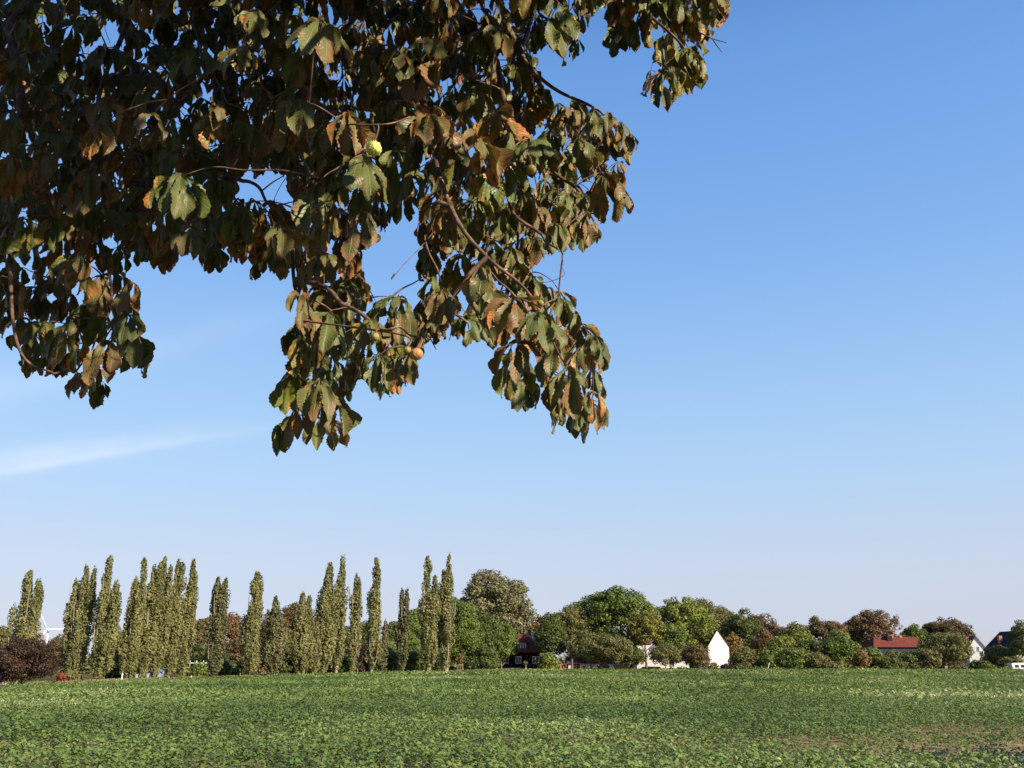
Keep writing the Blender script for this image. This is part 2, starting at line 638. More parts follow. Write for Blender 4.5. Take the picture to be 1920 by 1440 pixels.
# ------------------------------------------------------------------ tree crowns
def crown_mesh(clumps, leaf, dens, seed, up=.25, squash=1.0):
    """clumps: (n,6) centre + radii; leaves sit in the outer shell of each clump"""
    r = np.random.default_rng(seed)
    C6 = np.array(clumps, float)
    rad = C6[:, 3:6]
    area = 4 * math.pi * ((rad[:, 0] * rad[:, 1]) ** 1.6 + (rad[:, 0] * rad[:, 2]) ** 1.6 + (rad[:, 1] * rad[:, 2]) ** 1.6) ** (1 / 1.6) / 3 ** (1 / 1.6)
    cnt = np.maximum(4, (area * dens / (leaf * leaf)).astype(int))
    idx = np.repeat(np.arange(len(C6)), cnt)
    m = len(idx)
    d = r.normal(size=(m, 3))
    d /= np.linalg.norm(d, axis=1)[:, None]
    rr = .72 + .36 * r.random(m) ** .8
    stray = r.random(m) < .06
    rr[stray] *= 1.18
    P = C6[idx, :3] + d * rad[idx] * rr[:, None]
    nrm = d / (rad[idx] / rad[idx].max(axis=1)[:, None])
    nrm /= np.linalg.norm(nrm, axis=1)[:, None]
    nrm = nrm * .95 + r.normal(size=(m, 3)) * .42 + np.array([0, 0, up])
    nrm /= np.linalg.norm(nrm, axis=1)[:, None]
    a = np.cross(nrm, r.normal(size=(m, 3)))
    a /= np.linalg.norm(a, axis=1)[:, None]
    b = np.cross(nrm, a)
    s = leaf * (.55 + .8 * r.random(m))[:, None]
    q = .35 + .3 * r.random((m, 1))
    V = np.stack([P - a * s * .75, P - b * s * q, P + a * s * .75, P + b * s * q], 1).reshape(-1, 3)
    F = np.arange(m)[:, None] * 4 + np.arange(4)[None, :]
    ct = r.random(len(C6)) * .45
    t = np.repeat(np.clip(ct[idx] + .55 * r.random(m), 0, 1), 4)
    return V, F, t


def round_clumps(rx, ry, z0, z1, seed, n=46, k=.27, flat=.0, lobes=5):
    """clumps over an uneven ellipsoidal crown between z0 and z1"""
    r = np.random.default_rng(seed)
    cz, rz = (z0 + z1) / 2, (z1 - z0) / 2
    lob = r.normal(size=(lobes, 3))
    lob /= np.linalg.norm(lob, axis=1)[:, None]
    out = []
    for i in range(n):
        d = r.normal(size=3)
        d /= np.linalg.norm(d)
        if d[2] < -.75:
            d[2] *= -.5
        bulge = 1 + .13 * max(0, max(float(d @ l) for l in lob)) ** 3 - .10 * r.random()
        kk = k * r.uniform(.6, 1.25)
        q = (1 - kk) * bulge * (r.uniform(.55, 1) ** .35)
        c = [d[0] * rx * q, d[1] * ry * q, cz + d[2] * rz * q]
        s = kk * (rx + ry + rz) / 3
        out.append(c + [s * r.uniform(.85, 1.3), s * r.uniform(.85, 1.2), s * r.uniform(.65, .95)])
    out.append([0, 0, cz, rx * .62, ry * .62, rz * .66])
    return out


def poplar_clumps(h, wmax, seed, z_low=.06, n=90, lean=0.0, tops=((0, 1.0),), bare_top=0.0):
    """upright columns: tops = (x offset as a share of the width, height share)"""
    r = np.random.default_rng(seed)
    out = []
    for ti, (ox, hh) in enumerate(tops):
        hm = h * hh
        W = wmax / (1 if len(tops) == 1 else len(tops) ** .5 * .98)
        nn = int(n / len(tops) ** .6)
        wob = r.uniform(-1, 1, 4)
        for i in range(nn):
            t = r.random() ** 1.1 * (1 - z_low) + z_low
            prof = np.interp(t, [0, .06, .14, .28, .42, .62, .8, .92, 1], [.12, .22, .55, .92, 1.0, .84, .60, .42, .18])
            prof *= 1 + .22 * math.sin(t * 17 + wob[0] * 6) + .13 * math.sin(t * 31 + wob[1] * 9)
            a = r.random() * math.pi * 2
            q = prof * W * .5 * (.15 + .62 * r.random())
            ctr = .62 * ox * wmax * min(1, .25 + t * 1.1) + lean * t * h
            s = W * .5 * prof * r.uniform(.28, .5) + .12
            s = max(s, .28)
            z = t * hm
            out.append([ctr + math.cos(a) * q, math.sin(a) * q, min(z, hm - s * 1.2), s * .6, s * .6, s * r.uniform(1.5, 2.9)])
        for t in np.linspace(.10, .9, 12):
            prof = np.interp(t, [0, .14, .28, .42, .62, .8, 1], [.2, .55, .92, 1.0, .84, .60, .34])
            s = max(W * .5 * prof * .6, .3)
            out.append([.62 * ox * wmax * min(1, .25 + t * 1.1) + lean * t * h, 0, t * hm, s, s * .8, hm * .06])
        for tp in (.965, .985, 1.0):
            s = W * .5 * .22
            out.append([.62 * ox * wmax + lean * h + r.normal() * s * .3, r.normal() * s * .3, tp * hm - s * 1.3, s * .7, s * .7, s * 1.5])
    return out


def limbs(h, r0, z1, spread, seed, k=6, top=.85):
    r = np.random.default_rng(seed)
    paths = []
    n = 9
    t = np.linspace(0, 1, n)
    P = np.stack([np.sin(t * 3 + r.random() * 6) * .02 * h * t, np.cos(t * 2.3 + r.random() * 6) * .02 * h * t, t * h * top - .15], -1)
    Rr = r0 * (1 - t) ** .8 * .95 + r0 * .05
    Rr[0] *= 1.35
    paths.append((P, Rr))
    for i in range(k):
        tt = r.uniform(z1, .7)
        p0 = P[0] * (1 - tt) + P[-1] * tt
        j = int(tt * (n - 1))
        p0 = P[j]
        a = r.random() * 6.28
        ln = spread * r.uniform(.6, .95)
        p1 = p0 + np.array([math.cos(a) * ln * .5, math.sin(a) * ln * .5, ln * .45])
        p2 = p0 + np.array([math.cos(a) * ln, math.sin(a) * ln, ln * .75])
        paths.append((np.array([p0, p1, p2]), np.array([Rr[j] * .5, Rr[j] * .3, .02])))
    return paths


SEED = [100]


def tree(px, Y, top, halfw, mat, label, kind='tree', name='broadleaf_tree', z0=.08, leaf=.29, group='trees beyond the field', n=64, k=.25,
         cat='tree', base_lift=0, bark=None, dens=.72, deep=1.0, trunk_r=None, cols=None):
    SEED[0] += 1
    sd = SEED[0]
    b = spot(px, Y)
    m = mpp(Y)
    h = top_of(px, top, Y) - b[2]
    rx = halfw * m * 1.24
    leaf_m = leaf * Y / 220
    n = int(n * 1.2)
    t = empty(name, b, label, cat, group)
    ps = limbs(h, trunk_r or max(.06, h * .022), z0 + .08, rx * .8, sd)
    tubes_mesh('trunk', ps, bark or BARK, t)
    cl = round_clumps(rx, rx * deep, h * z0, h * 1.03, sd, n, k)
    V, F, ti = crown_mesh(cl, leaf_m, dens, sd)
    zmin = .03
    V[:, 2] = np.maximum(V[:, 2], zmin + (V[:, 2] - zmin) * .02)
    mesh_np('crown', V, F, mat, t, attrs={'tint': ti})
    return t


def poplar(px, Y, top, halfw, label, tops=((0, 1.0),), mat=None, lean=0, z_low=.055, n=170, leaf=.24):
    SEED[0] += 1
    sd = SEED[0]
    b = spot(px, Y)
    m = mpp(Y)
    h = top_of(px, top, Y) - b[2]
    t = empty('poplar_tree', b, label, 'poplar', 'poplars in a row along the field edge')
    r = np.random.default_rng(sd)
    W = 2 * halfw * m * 1.2
    paths = []
    for ox, hh in tops:
        tt = np.linspace(0, 1, 9)
        P = np.stack([.62 * ox * W * np.minimum(1, .25 + tt * 1.1) * (tt > 0) + lean * tt * h, 0 * tt, tt * h * hh * .93 - .1], -1)
        paths.append((P, h * .014 * (1 - tt) ** .8 + .015))
    for i in range(14):
        z = r.uniform(.05, .62) * h
        a = r.random() * 6.28
        q = W * .35 * r.uniform(.4, 1)
        paths.append((np.array([[0, 0, z], [math.cos(a) * q, math.sin(a) * q * .8, z + W * .45], [math.cos(a) * q * 1.15, math.sin(a) * q, z + W * 1.1]]), np.array([h * .006, h * .004, .01])))
    tubes_mesh('trunk', paths, PBARK, t)
    V, F, ti = crown_mesh(poplar_clumps(h, W, sd, z_low, n, lean, tops), leaf * Y / 150, .80, sd, up=.15)
    V[:, 2] = np.maximum(V[:, 2], .02)
    mesh_np('crown', V, F, mat or F_POP, t, attrs={'tint': ti})
    return t


PEXEC = True
poplar(34, 92, 1070, 27, 'leftmost poplar, broad and twin topped, beside the wind turbine', ((-.12, 1), (.36, .9)), n=120)
poplar(137, 93, 1060, 26, 'broad poplar with a dark left side just right of the wind turbine', ((-.38, .86), (.05, 1), (.42, .97)), n=140)
poplar(184, 92, 1047, 24, 'tall forked poplar growing from the bank beside the red shrub', ((-.1, 1), (.42, .80)), n=120)
poplar(245, 99, 1050, 20, 'narrow poplar, left stem of the dense five topped clump', ((.1, 1), (-.35, .84)))
poplar(268, 101, 1056, 20, 'middle poplar of the dense five topped clump on the left', ((0, .97), (.35, .98)))
poplar(291, 103, 1049, 19, 'right hand poplar of the dense five topped clump on the left', ((-.2, 1), (.3, .93)))
poplar(318, 105, 1053, 17, 'blunt topped poplar standing over the parked blue car', ((-.15, 1), (.2, .98)))
poplar(341, 107, 1053, 19, 'poplar with a bulging right side, right of the blunt topped one', ((.05, 1), (.3, .9)))
poplar(400, 113, 1084, 19, 'shorter twin topped poplar with a narrow slot of sky between its tops', ((-.22, 1), (.30, .97)), F_POP_D)
poplar(470, 119, 1075, 18, 'poplar with a thin pointed neck in front of the rusty trees', ((-.03, 1),))
poplar(508, 121, 1122, 17, 'short spindly poplar that widens towards its foot', ((0, 1),), F_POP_D)
poplar(562, 127, 1112, 21, 'short stout poplar with two blunt tips', ((-.1, 1), (.32, .95)))
poplar(590, 129, 1170, 10, 'smallest poplar, a low thin one left of the tall pair', n=50)
poplar(607, 131, 1060, 19, 'tall dark sided poplar, left one of the close tall pair', ((0, 1),))
poplar(631, 133, 1045, 16, 'tall thin poplar with gaps in its top, right one of the close tall pair', ((.05, 1),), n=80)
poplar(660, 137, 1080, 14, 'slim even poplar standing right of the close tall pair', ((-.05, 1), (.25, .96)))
poplar(697, 141, 1048, 17, 'tall lumpy poplar standing before the gap of open sky', ((.05, 1),), n=85)
poplar(719, 143, 1166, 9, 'low thin poplar with a pale foot, tucked against the lumpy one', n=50, mat=F_POP_D)
poplar(752, 147, 1104, 13, 'thin pinkish tipped poplar on a bare pale trunk', ((-.15, .97), (.35, 1)), F_POP_D)
poplar(803, 151, 1042, 21, 'tall full poplar, left one of the last two in the row', ((-.2, 1), (.28, .82)), n=120)
poplar(838, 153, 1040, 19, 'tallest poplar, last one at the right end of the row', ((0, 1), (-.35, .86)), n=110)

T = tree
# --- wood behind the poplars
G1 = 'trees behind the poplars'
T(-30, 135, 1165, 40, F_OLIVE, 'olive tree cut by the left edge of the photo behind the leftmost poplar', group=G1)
T(20, 150, 1190, 26, F_GREEN, 'low green tree behind the foot of the leftmost poplar', group=G1)
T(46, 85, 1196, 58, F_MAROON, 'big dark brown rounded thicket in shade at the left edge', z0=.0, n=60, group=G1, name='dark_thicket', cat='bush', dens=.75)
T(110, 150, 1188, 30, F_BROWN, 'brown tree seen between the thicket and the second poplar clump', group=G1)
T(213, 150, 1172, 24, F_OLIVE, 'olive tree filling the gap left of the five topped poplar clump', group=G1, z0=.05)
T(207, 112, 1213, 16, F_LIME, 'bright green young tree in the gap beside the tall forked poplar', group=G1, z0=.02)
T(300, 165, 1165, 34, F_DARK, 'dark tree hidden behind the five topped poplar clump', group=G1, z0=.05)
T(372, 170, 1150, 26, F_BROWN, 'brown domed tree between the bulging and the twin topped poplars', group=G1)
T(430, 175, 1146, 34, F_RUST, 'rusty orange domed tree right of the twin topped poplar', group=G1, z0=.05)
T(388, 150, 1200, 30, F_DARK, 'dark green tree low behind the twin topped poplar', group=G1, z0=.0)
T(452, 165, 1190, 28, F_BROWN, 'low brown tree under the rusty orange domed one', group=G1, z0=.0)
T(508, 180, 1140, 30, F_RUST, 'rust brown tree behind the short spindly poplar', group=G1, z0=.05)
T(545, 185, 1124, 32, F_BROWN, 'tallest brown tree in the wood left of the stout poplar', group=G1, z0=.05)
T(585, 180, 1132, 26, F_OLIVE, 'olive tree between the stout poplar and the close tall pair', group=G1, z0=.05)
T(530, 160, 1175, 30, F_OLIVE, 'low olive tree between the spindly and the stout poplars', group=G1, z0=.0)
T(585, 165, 1185, 26, F_GREEN, 'low green tree behind the smallest poplar', group=G1, z0=.0)
T(641, 185, 1165, 22, F_DARK, 'dark tree behind the close tall pair of poplars', group=G1, z0=.0)
T(683, 190, 1156, 17, F_DARK, 'small dark domed tree standing against the gap of open sky', group=G1, z0=.0)
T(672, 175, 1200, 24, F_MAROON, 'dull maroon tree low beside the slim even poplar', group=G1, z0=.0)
T(735, 190, 1158, 18, F_DARK, 'dark green tree at the right side of the gap of open sky', group=G1, z0=.0)
T(730, 175, 1195, 24, F_GREEN, 'green tree low behind the thin pinkish tipped poplar', group=G1, z0=.0)
T(775, 190, 1130, 24, F_GREEN, 'fresh green tree between the pinkish tipped poplar and the full one', group=G1, z0=.0)
T(822, 200, 1098, 36, F_DARK, 'dark tree rising behind the last two poplars', group=G1, z0=.1)
T(866, 195, 1118, 30, F_GREEN, 'mid green tree right behind the tallest poplar', group=G1, z0=.0, n=56)
# --- hedges and bushes at the foot of the wood
G2 = 'bushes at the foot of the poplar row'
for i, (px, Y, top, hw, mt, lb) in enumerate([
    (139, 88, 1254, 16, F_OLIVE, 'round olive shrub beside the red shrub on the bank'),
    (119, 86, 1257, 9, F_RED, 'small red leaved shrub at the edge of the dark thicket'),
    (222, 112, 1236, 26, F_DARK, 'dark low bush between the forked poplar and the white post'),
    (300, 125, 1238, 30, F_DARK, 'dark low bush behind the parked blue car'),
    (372, 120, 1240, 20, F_GREEN, 'low green bush left of the twin topped poplar'),
    (425, 124, 1232, 22, F_DARK, 'dark green bush right of the twin topped poplar'),
    (445, 122, 1250, 13, F_GREEN, 'small green bush left of the thin necked poplar'),
    (487, 121, 1240, 15, F_BROWN, 'greyish brown dry bush between the thin necked and spindly poplars'),
    (535, 128, 1230, 20, F_DARK, 'dark bush left of the stout poplar'),
    (570, 150, 1225, 34, F_DARK, 'wide dark bush behind the stout poplar'),
    (640, 150, 1225, 30, F_DARK, 'dark bush behind the feet of the close tall pair'),
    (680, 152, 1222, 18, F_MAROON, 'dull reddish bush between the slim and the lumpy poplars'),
    (735, 158, 1212, 26, F_DARK, 'dark green bush left of the bare trunked poplar'),
    (775, 160, 1206, 22, F_DARK, 'dark shaded bush right of the bare trunked poplar'),
    (772, 158, 1250, 12, F_GREEN, 'small green shrub right of the bare trunked poplar'),
    (822, 160, 1215, 18, F_DARK, 'dark shaded bush between the last two poplars'),
]):
    T(px, Y, top, hw, mt, lb, name='bush', cat='bush', z0=-.1, group=G2, n=26, k=.34, leaf=.36 if Y > 100 else .5, trunk_r=.05)

# --- trees around the houses
G3 = 'trees around the houses'
T(925, 232, 1064, 60, F_SILVER, 'tall broad pale olive tree rising above the others, right of the last poplar', z0=.15, n=110, k=.17, leaf=.42, group=G3, dens=.8)
T(955, 236, 1090, 40, F_SILVER, 'pale olive right shoulder of the tall broad crown near the red roofed house', z0=.1, n=70, k=.2, leaf=.42, group=G3)
T(903, 205, 1140, 38, F_DARK, 'deep green tree below the tall pale olive one', group=G3, z0=.05, n=60)
T(940, 208, 1164, 26, F_GREEN, 'yellowish green tree left of the red roofed house', group=G3, z0=.05)
T(872, 198, 1150, 30, F_GREEN, 'light green tree at the right foot of the tallest poplar', group=G3, z0=.0)
T(975, 240, 1180, 26, F_DARK, 'dark tree behind the roof ridge of the red roofed house', group=G3, z0=.0)
T(1006, 238, 1152, 18, F_RUST, 'small rusty tree behind the chimney of the red roofed house', group=G3, z0=.2)
T(903, 196, 1206, 33, F_DARK, 'very dark round bush left of the red roofed house', group=G3, z0=-.1, name='bush', cat='bush', n=40, k=.3)
T(1033, 205, 1142, 26, F_DARK, 'dark green tree close right of the chimney', group=G3, z0=.1)
T(1072, 210, 1130, 34, F_OLIVE, 'olive green tree between the chimney and the great green tree', group=G3, z0=.12, n=60, k=.22)
T(1107, 216, 1113, 40, F_GREEN, 'green domed tree left of the great green tree', group=G3, z0=.15, n=70, k=.2)
T(1165, 212, 1094, 56, F_GREEN, 'great broad green tree, highest of those by the houses', group=G3, z0=.15, n=110, k=.17, leaf=.36)
T(1108, 200, 1178, 38, F_OLIVE, 'lower olive tree in front of the green domed one', group=G3, z0=.08, n=50, k=.22)
T(1212, 205, 1140, 32, F_YEL, 'golden yellow tree above the grey house', group=G3, z0=.34, n=60, k=.2)
T(1150, 196, 1188, 36, F_OLIVE, 'lower olive brown tree left of the grey house', group=G3, z0=.2, n=46, k=.24)
T(1285, 222, 1118, 52, F_LIME, 'bright yellow green tree beside the white gable', group=G3, z0=.12, n=110, k=.17, leaf=.36)
T(1258, 206, 1165, 30, F_GREEN, 'fresh green lower tree in front of the bright yellow green one', group=G3, z0=.2, n=50, k=.24)
T(1320, 250, 1117, 52, F_OLIVE, 'wide olive tree behind the bright yellow green one', group=G3, z0=.1, n=70, k=.2)
T(1358, 262, 1132, 28, F_OLIVE, 'olive tree sloping down behind the white gable', group=G3, z0=.1, n=50)
T(1248, 198, 1207, 27, F_OLIVE, 'small olive garden tree before the grey house', group=G3, z0=.15, n=36, k=.28)
T(1307, 198, 1203, 25, F_BROWN, 'brownish garden tree just left of the white gable', group=G3, z0=.05, n=40, k=.26)
T(1337, 198, 1240, 8, F_ORANGE, 'small orange yellow shrub at the left foot of the white gable', group=G3, z0=-.1, n=16, k=.4, name='bush', cat='bush')
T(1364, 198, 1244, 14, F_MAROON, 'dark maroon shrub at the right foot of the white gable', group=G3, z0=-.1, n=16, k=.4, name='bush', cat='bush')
T(1026, 196, 1220, 18, F_LIME, 'small yellowish bush right of the red roofed house', group=G3, z0=-.1, n=26, k=.32, name='bush', cat='bush')
T(1188, 197, 1211, 22, F_DARK, 'small dark garden tree left of the grey house front', group=G3, z0=.15, n=30, k=.3)
T(1132, 197, 1243, 9, F_RUST, 'small rusty shrub by the low house', group=G3, z0=-.1, n=16, k=.4, name='bush', cat='bush')
T(1352, 250, 1160, 18, F_BROWN, 'reddish brown tree tight above the white gable', group=G3, z0=.0)
T(1395, 236, 1140, 34, F_DARK, 'dark tree right behind the white gable', group=G3, z0=.05, n=70, k=.2)
T(1428, 244, 1143, 32, F_BROWN, 'brown topped tree beside the dark one right of the gable', group=G3, z0=.05, n=60, k=.2)
T(1437, 222, 1168, 22, F_RUST, 'orange brown tree right of the white gable', group=G3, z0=.0, n=50, k=.24)
T(1377, 222, 1186, 16, F_ORANGE, 'small orange tree behind the right corner of the white gable', group=G3, z0=.0, n=30)
T(1395, 204, 1212, 26, F_OLIVE, 'olive green bush right against the white gable', group=G3, z0=-.1, name='bush', cat='bush', n=36, k=.3)
T(1472, 238, 1170, 26, F_BROWN, 'brown tree filling the dip right of the orange brown one', group=G3, z0=.0)
T(1497, 226, 1164, 30, F_LIME, 'yellow green tree in the middle of the right hand wood', group=G3, z0=.05, n=60, k=.2)
T(1470, 212, 1190, 26, F_LIME, 'yellowish lower tree left of the middle yellow green one', group=G3, z0=.0, n=50)
T(1542, 240, 1153, 34, F_BROWN, 'brown domed tree right of the middle yellow green one', group=G3, z0=.05, n=70, k=.2)
T(1577, 244, 1160, 24, F_RUST, 'rust topped tree on the right shoulder of the brown domed one', group=G3, z0=.05)
T(1522, 208, 1196, 30, F_DARK, 'dark green lower tree in the middle of the right hand wood', group=G3, z0=.0, n=50)
T(1440, 203, 1215, 24, F_GREEN, 'green bush at the field edge below the orange brown tree', group=G3, z0=-.1, name='bush', cat='bush', n=36, k=.3)
T(1488, 202, 1212, 28, F_GREEN, 'broad green bush at the field edge below the yellow green tree', group=G3, z0=-.1, name='bush', cat='bush', n=40, k=.3)
T(1532, 202, 1222, 24, F_OLIVE, 'olive bush at the field edge below the brown domed tree', group=G3, z0=-.1, name='bush', cat='bush', n=36, k=.3)
T(1582, 204, 1190, 30, F_GREEN, 'leafy green tree at the field edge, left of the long barn', group=G3, z0=-.0, n=50, k=.25)
T(1577, 218, 1175, 20, F_LIME, 'lime green tree top between the rust topped tree and the big rusty one', group=G3, z0=.0)
T(1604, 246, 1160, 24, F_DARK, 'dark tree at the left foot of the big rusty tree', group=G3, z0=.1)
T(1648, 244, 1142, 44, F_RUST, 'big round rusty orange tree left of the red barn roof', group=G3, z0=.12, n=100, k=.17)
T(1617, 203, 1208, 14, F_ORANGE, 'narrow orange brown bush at the field edge before the big rusty tree', group=G3, z0=-.1, name='bush', cat='bush', n=30, k=.36)
T(1650, 203, 1222, 16, F_LIME, 'yellowish bush below the left end of the red barn roof', group=G3, z0=-.1, name='bush', cat='bush', n=26, k=.36)
T(1688, 203, 1222, 18, F_OLIVE, 'olive bush below the middle of the red barn roof', group=G3, z0=-.1, name='bush', cat='bush', n=26, k=.36)
T(1705, 203, 1218, 20, F_DARK, 'dark green bush below the chimney end of the red barn', group=G3, z0=-.1, name='bush', cat='bush', n=26, k=.36)
T(1676, 204, 1214, 15, F_OLIVE, 'olive bush reaching up to the eaves of the red barn', group=G3, z0=-.1, name='bush', cat='bush', n=30, k=.34)
T(1636, 205, 1208, 14, F_GREEN, 'green bush hiding the left corner of the red barn', group=G3, z0=-.1, name='bush', cat='bush', n=30, k=.34)
T(1668, 202, 1234, 24, F_DARK, 'dark low bush below the red barn', group=G3, z0=-.1, name='bush', cat='bush', n=26, k=.36)
T(1722, 246, 1167, 24, F_GREEN, 'green domed tree behind the ridge of the red barn', group=G3, z0=.1)
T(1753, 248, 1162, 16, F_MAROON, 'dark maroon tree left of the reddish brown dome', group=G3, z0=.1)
T(1787, 246, 1157, 42, F_BROWN, 'reddish brown wide domed tree between the barn and the small white gable', group=G3, z0=.1, n=90, k=.18)
T(1778, 206, 1184, 44, F_OLIVE, 'spreading olive willow in front of the reddish brown dome', group=G3, z0=.05, n=100, k=.18)
T(1735, 203, 1212, 26, F_OLIVE, 'olive shrubby tree at the right end of the barn', group=G3, z0=.0, n=50, k=.24)
T(1838, 202, 1238, 18, F_DARK, 'dark bush below the small white gable', group=G3, z0=-.1, name='bush', cat='bush', n=30, k=.34)
T(1872, 222, 1208, 28, F_OLIVE, 'olive bush between the small white gable and the dark roof', group=G3, z0=-.05, name='bush', cat='bush', n=50, k=.26)
T(1895, 210, 1230, 22, F_OLIVE, 'low olive hedge bush before the dark roof', group=G3, z0=-.1, name='bush', cat='bush', n=30, k=.34)
T(1930, 215, 1158, 26, F_DARK, 'dark tree cut by the right edge of the photo', group=G3, z0=.1, n=50)
T(1560, 201, 1240, 26, F_OLIVE, 'low scrubby bush at the foot of the leafy green tree', group=G3, z0=-.1, name='bush', cat='bush', n=26, k=.36)
T(1790, 201, 1243, 20, F_BROWN, 'low brownish shrub at the foot of the olive willow', group=G3, z0=-.1, name='bush', cat='bush', n=26, k=.36)


# the far wood that closes the gaps low between the trees
fr_ = np.random.default_rng(61)
cl_ = []
for i in range(420):
    px = fr_.uniform(-60, 1990)
    Y = fr_.uniform(272, 290)
    b_ = spot(px, Y)
    tp = 1219 + 6 * math.sin(px * .03) + 4 * math.sin(px * .11) + fr_.uniform(0, 22)
    s_1 = fr_.uniform(1.6, 3.0)
    cl_.append([b_[0], b_[1], top_of(px, tp, Y) - s_1 * .8, s_1 * 1.4, s_1, s_1 * .9])
    cl_.append([b_[0] + 1, b_[1] - 1, b_[2] + 1.0, s_1 * 1.5, s_1, 1.6])
V_, F_, t_ = crown_mesh(cl_, .6, .6, 62)
tag(mesh_np('far_wood', V_, F_, F_OLIVE, attrs={'tint': t_}), 'low olive green wood far off, closing the gaps between the houses and trees', 'wood', kind='stuff')

# a neighbouring tree out of view on the right, whose shadow tip reaches the bottom of the view
t = empty('roadside_tree', (21.3, 4.4, 0), 'tree outside the view whose shadow tip darkens the field at the bottom edge', 'tree')
tubes_mesh('trunk', limbs(10, .22, .25, 2.0, 71), BARK, t)
V_, F_, t_ = crown_mesh(round_clumps(1.7, 1.7, 3.5, 10.8, 72, 60), .2, .9, 73)
mesh_np('crown', V_, F_, F_GREEN, t, attrs={'tint': t_})


# low hedge strips along the far field edge
def hedge(pxa, pxb, Y, top, mat, label, seed):
    a, b = spot(pxa, Y), spot(pxb, Y)
    r = np.random.default_rng(seed)
    h = top_of(pxa, top, Y) - a[2]
    ln = np.linalg.norm(b - a)
    t = empty('hedge', (a + b) / 2, label, 'hedge', 'low hedges along the far field edge')
    cl = []
    for i in range(int(ln / .9) + 2):
        q = -ln / 2 + ln * r.random()
        s = h * r.uniform(.35, .6)
        cl.append([q, r.uniform(-.5, .5), h * r.uniform(.3, .6), s * 1.6, s * 1.2, s])
    V, F, ti = crown_mesh(cl, .34, .7, seed)
    V[:, 2] = np.maximum(V[:, 2], .02)
    mesh_np('foliage', V, F, mat, t, attrs={'tint': ti})
    for q in np.linspace(-ln / 2 + .5, ln / 2 - .5, 5):
        tubes_mesh('stem', [(np.array([[q, 0, -.05], [q + .1, 0, h * .5]]), np.array([.05, .03]))], BARK, t)


hedge(1212, 1290, 199, 1251, F_DARK, 'dark clipped hedge at the foot of the grey house', 501)
hedge(1368, 1440, 200, 1249, F_DARK, 'dark low hedge right of the white gable', 502)
hedge(1450, 1560, 200, 1251, F_OLIVE, 'low olive hedge below the middle of the right hand wood', 503)
hedge(1560, 1650, 200, 1250, F_OLIVE, 'low olive hedge below the big rusty tree', 504)
hedge(1835, 1896, 201, 1249, F_GREEN, 'green clipped hedge left of the white trailer', 505)
hedge(1700, 1835, 202, 1250, F_BROWN, 'low brownish hedge below the olive willow', 506)


# ------------------------------------------------------------------ houses
def window(parent, x, y, z, w_, h_, panes=2, frame=WFRAME, fw=.07):
    """facing -y, frame stands proud of the wall"""
    m = MB()
    m.box(x - w_ / 2 - fw, x - w_ / 2, y - .05, y + .03, z - fw, z + h_ + fw)
    m.box(x + w_ / 2, x + w_ / 2 + fw, y - .05, y + .03, z - fw, z + h_ + fw)
    m.box(x - w_ / 2, x + w_ / 2, y - .048, y + .03, z - fw, z)
    m.box(x - w_ / 2, x + w_ / 2, y - .048, y + .03, z + h_, z + h_ + fw)
    for i in range(1, panes):
        c = x - w_ / 2 + w_ * i / panes
        m.box(c - fw * .45, c + fw * .45, y - .046, y + .03, z, z + h_)
    f = m.build('window', frame, parent)
    MB().box(x - w_ / 2, x + w_ / 2, y - .02, y + .0, z, z + h_).build('pane', GLASS, f)
    return f


# A: house with shade put into the wall colour, red hipped roof
Y = 214.0
m = mpp(Y)
b = spot(978, Y)
H = lambda py, px=978: top_of(px, py, Y) - b[2]
t = empty('red_roof_house', b, 'house with walls coloured as in shade, red hipped roof, flat dormer and pale chimney', 'house')
hw = 40 * m
e_, r_z = H(1222), H(1188)
dp = 9.0
MB().box(-hw, hw, 0, dp, -.2, e_).build('wall', DARKW, t)
ov = .7
rf = MB()
rx = 9 * m
A_ = [(-hw - ov, -ov, e_), (hw + ov, -ov, e_), (hw + ov, dp + ov, e_), (-hw - ov, dp + ov, e_), (-rx, dp / 2, r_z), (rx, dp / 2, r_z)]
rf.add(A_ + [(x, y, z - .18) for x, y, z in A_[:4]], [(0, 1, 5, 4), (1, 2, 5), (2, 3, 4, 5), (3, 0, 4), (0, 6, 7, 1), (1, 7, 8, 2), (2, 8, 9, 3), (3, 9, 6, 0), (9, 8, 7, 6)])
roof = rf.build('roof', REDTILE, t)
cx = 26 * m
MB().box(cx - .75, cx + .75, dp / 2 - .5, dp / 2 + .5, r_z - 2.2, H(1182)).build('chimney', mottled('pale_chimney', [(.55, .48, .38), (.7, .62, .5)], 2, .9), roof)
dz0, dz1 = H(1217), H(1205)
dm = MB()
dm.box(-13.5 * m, 10.5 * m, .35, 4.0, dz0 - .1, dz1 + .15)
dorm = dm.build('dormer', DARKW, roof)
MB().prism([(-14.5 * m, dz1 + .152), (11.5 * m, dz1 + .152), (11.0 * m, dz1 + .42), (-14.0 * m, dz1 + .42)], .05, 4.2).build('dormer_roof', REDTILE, roof)
window(t, -1.8 * m, .34, dz0 + .15, 19 * m, (dz1 - dz0) * .8, 4, fw=.12)
for px, w_ in ((948, 9), (972, 9), (1004, 10)):
    window(t, (px - 978) * m, -.01, H(1243), w_ * m, H(1232) - H(1243), 2, fw=.14)
MB().box(-34 * m, 0 * m, -3.0, -2.9, -.1, H(1252)).build('garden_wall', GREYW, t)

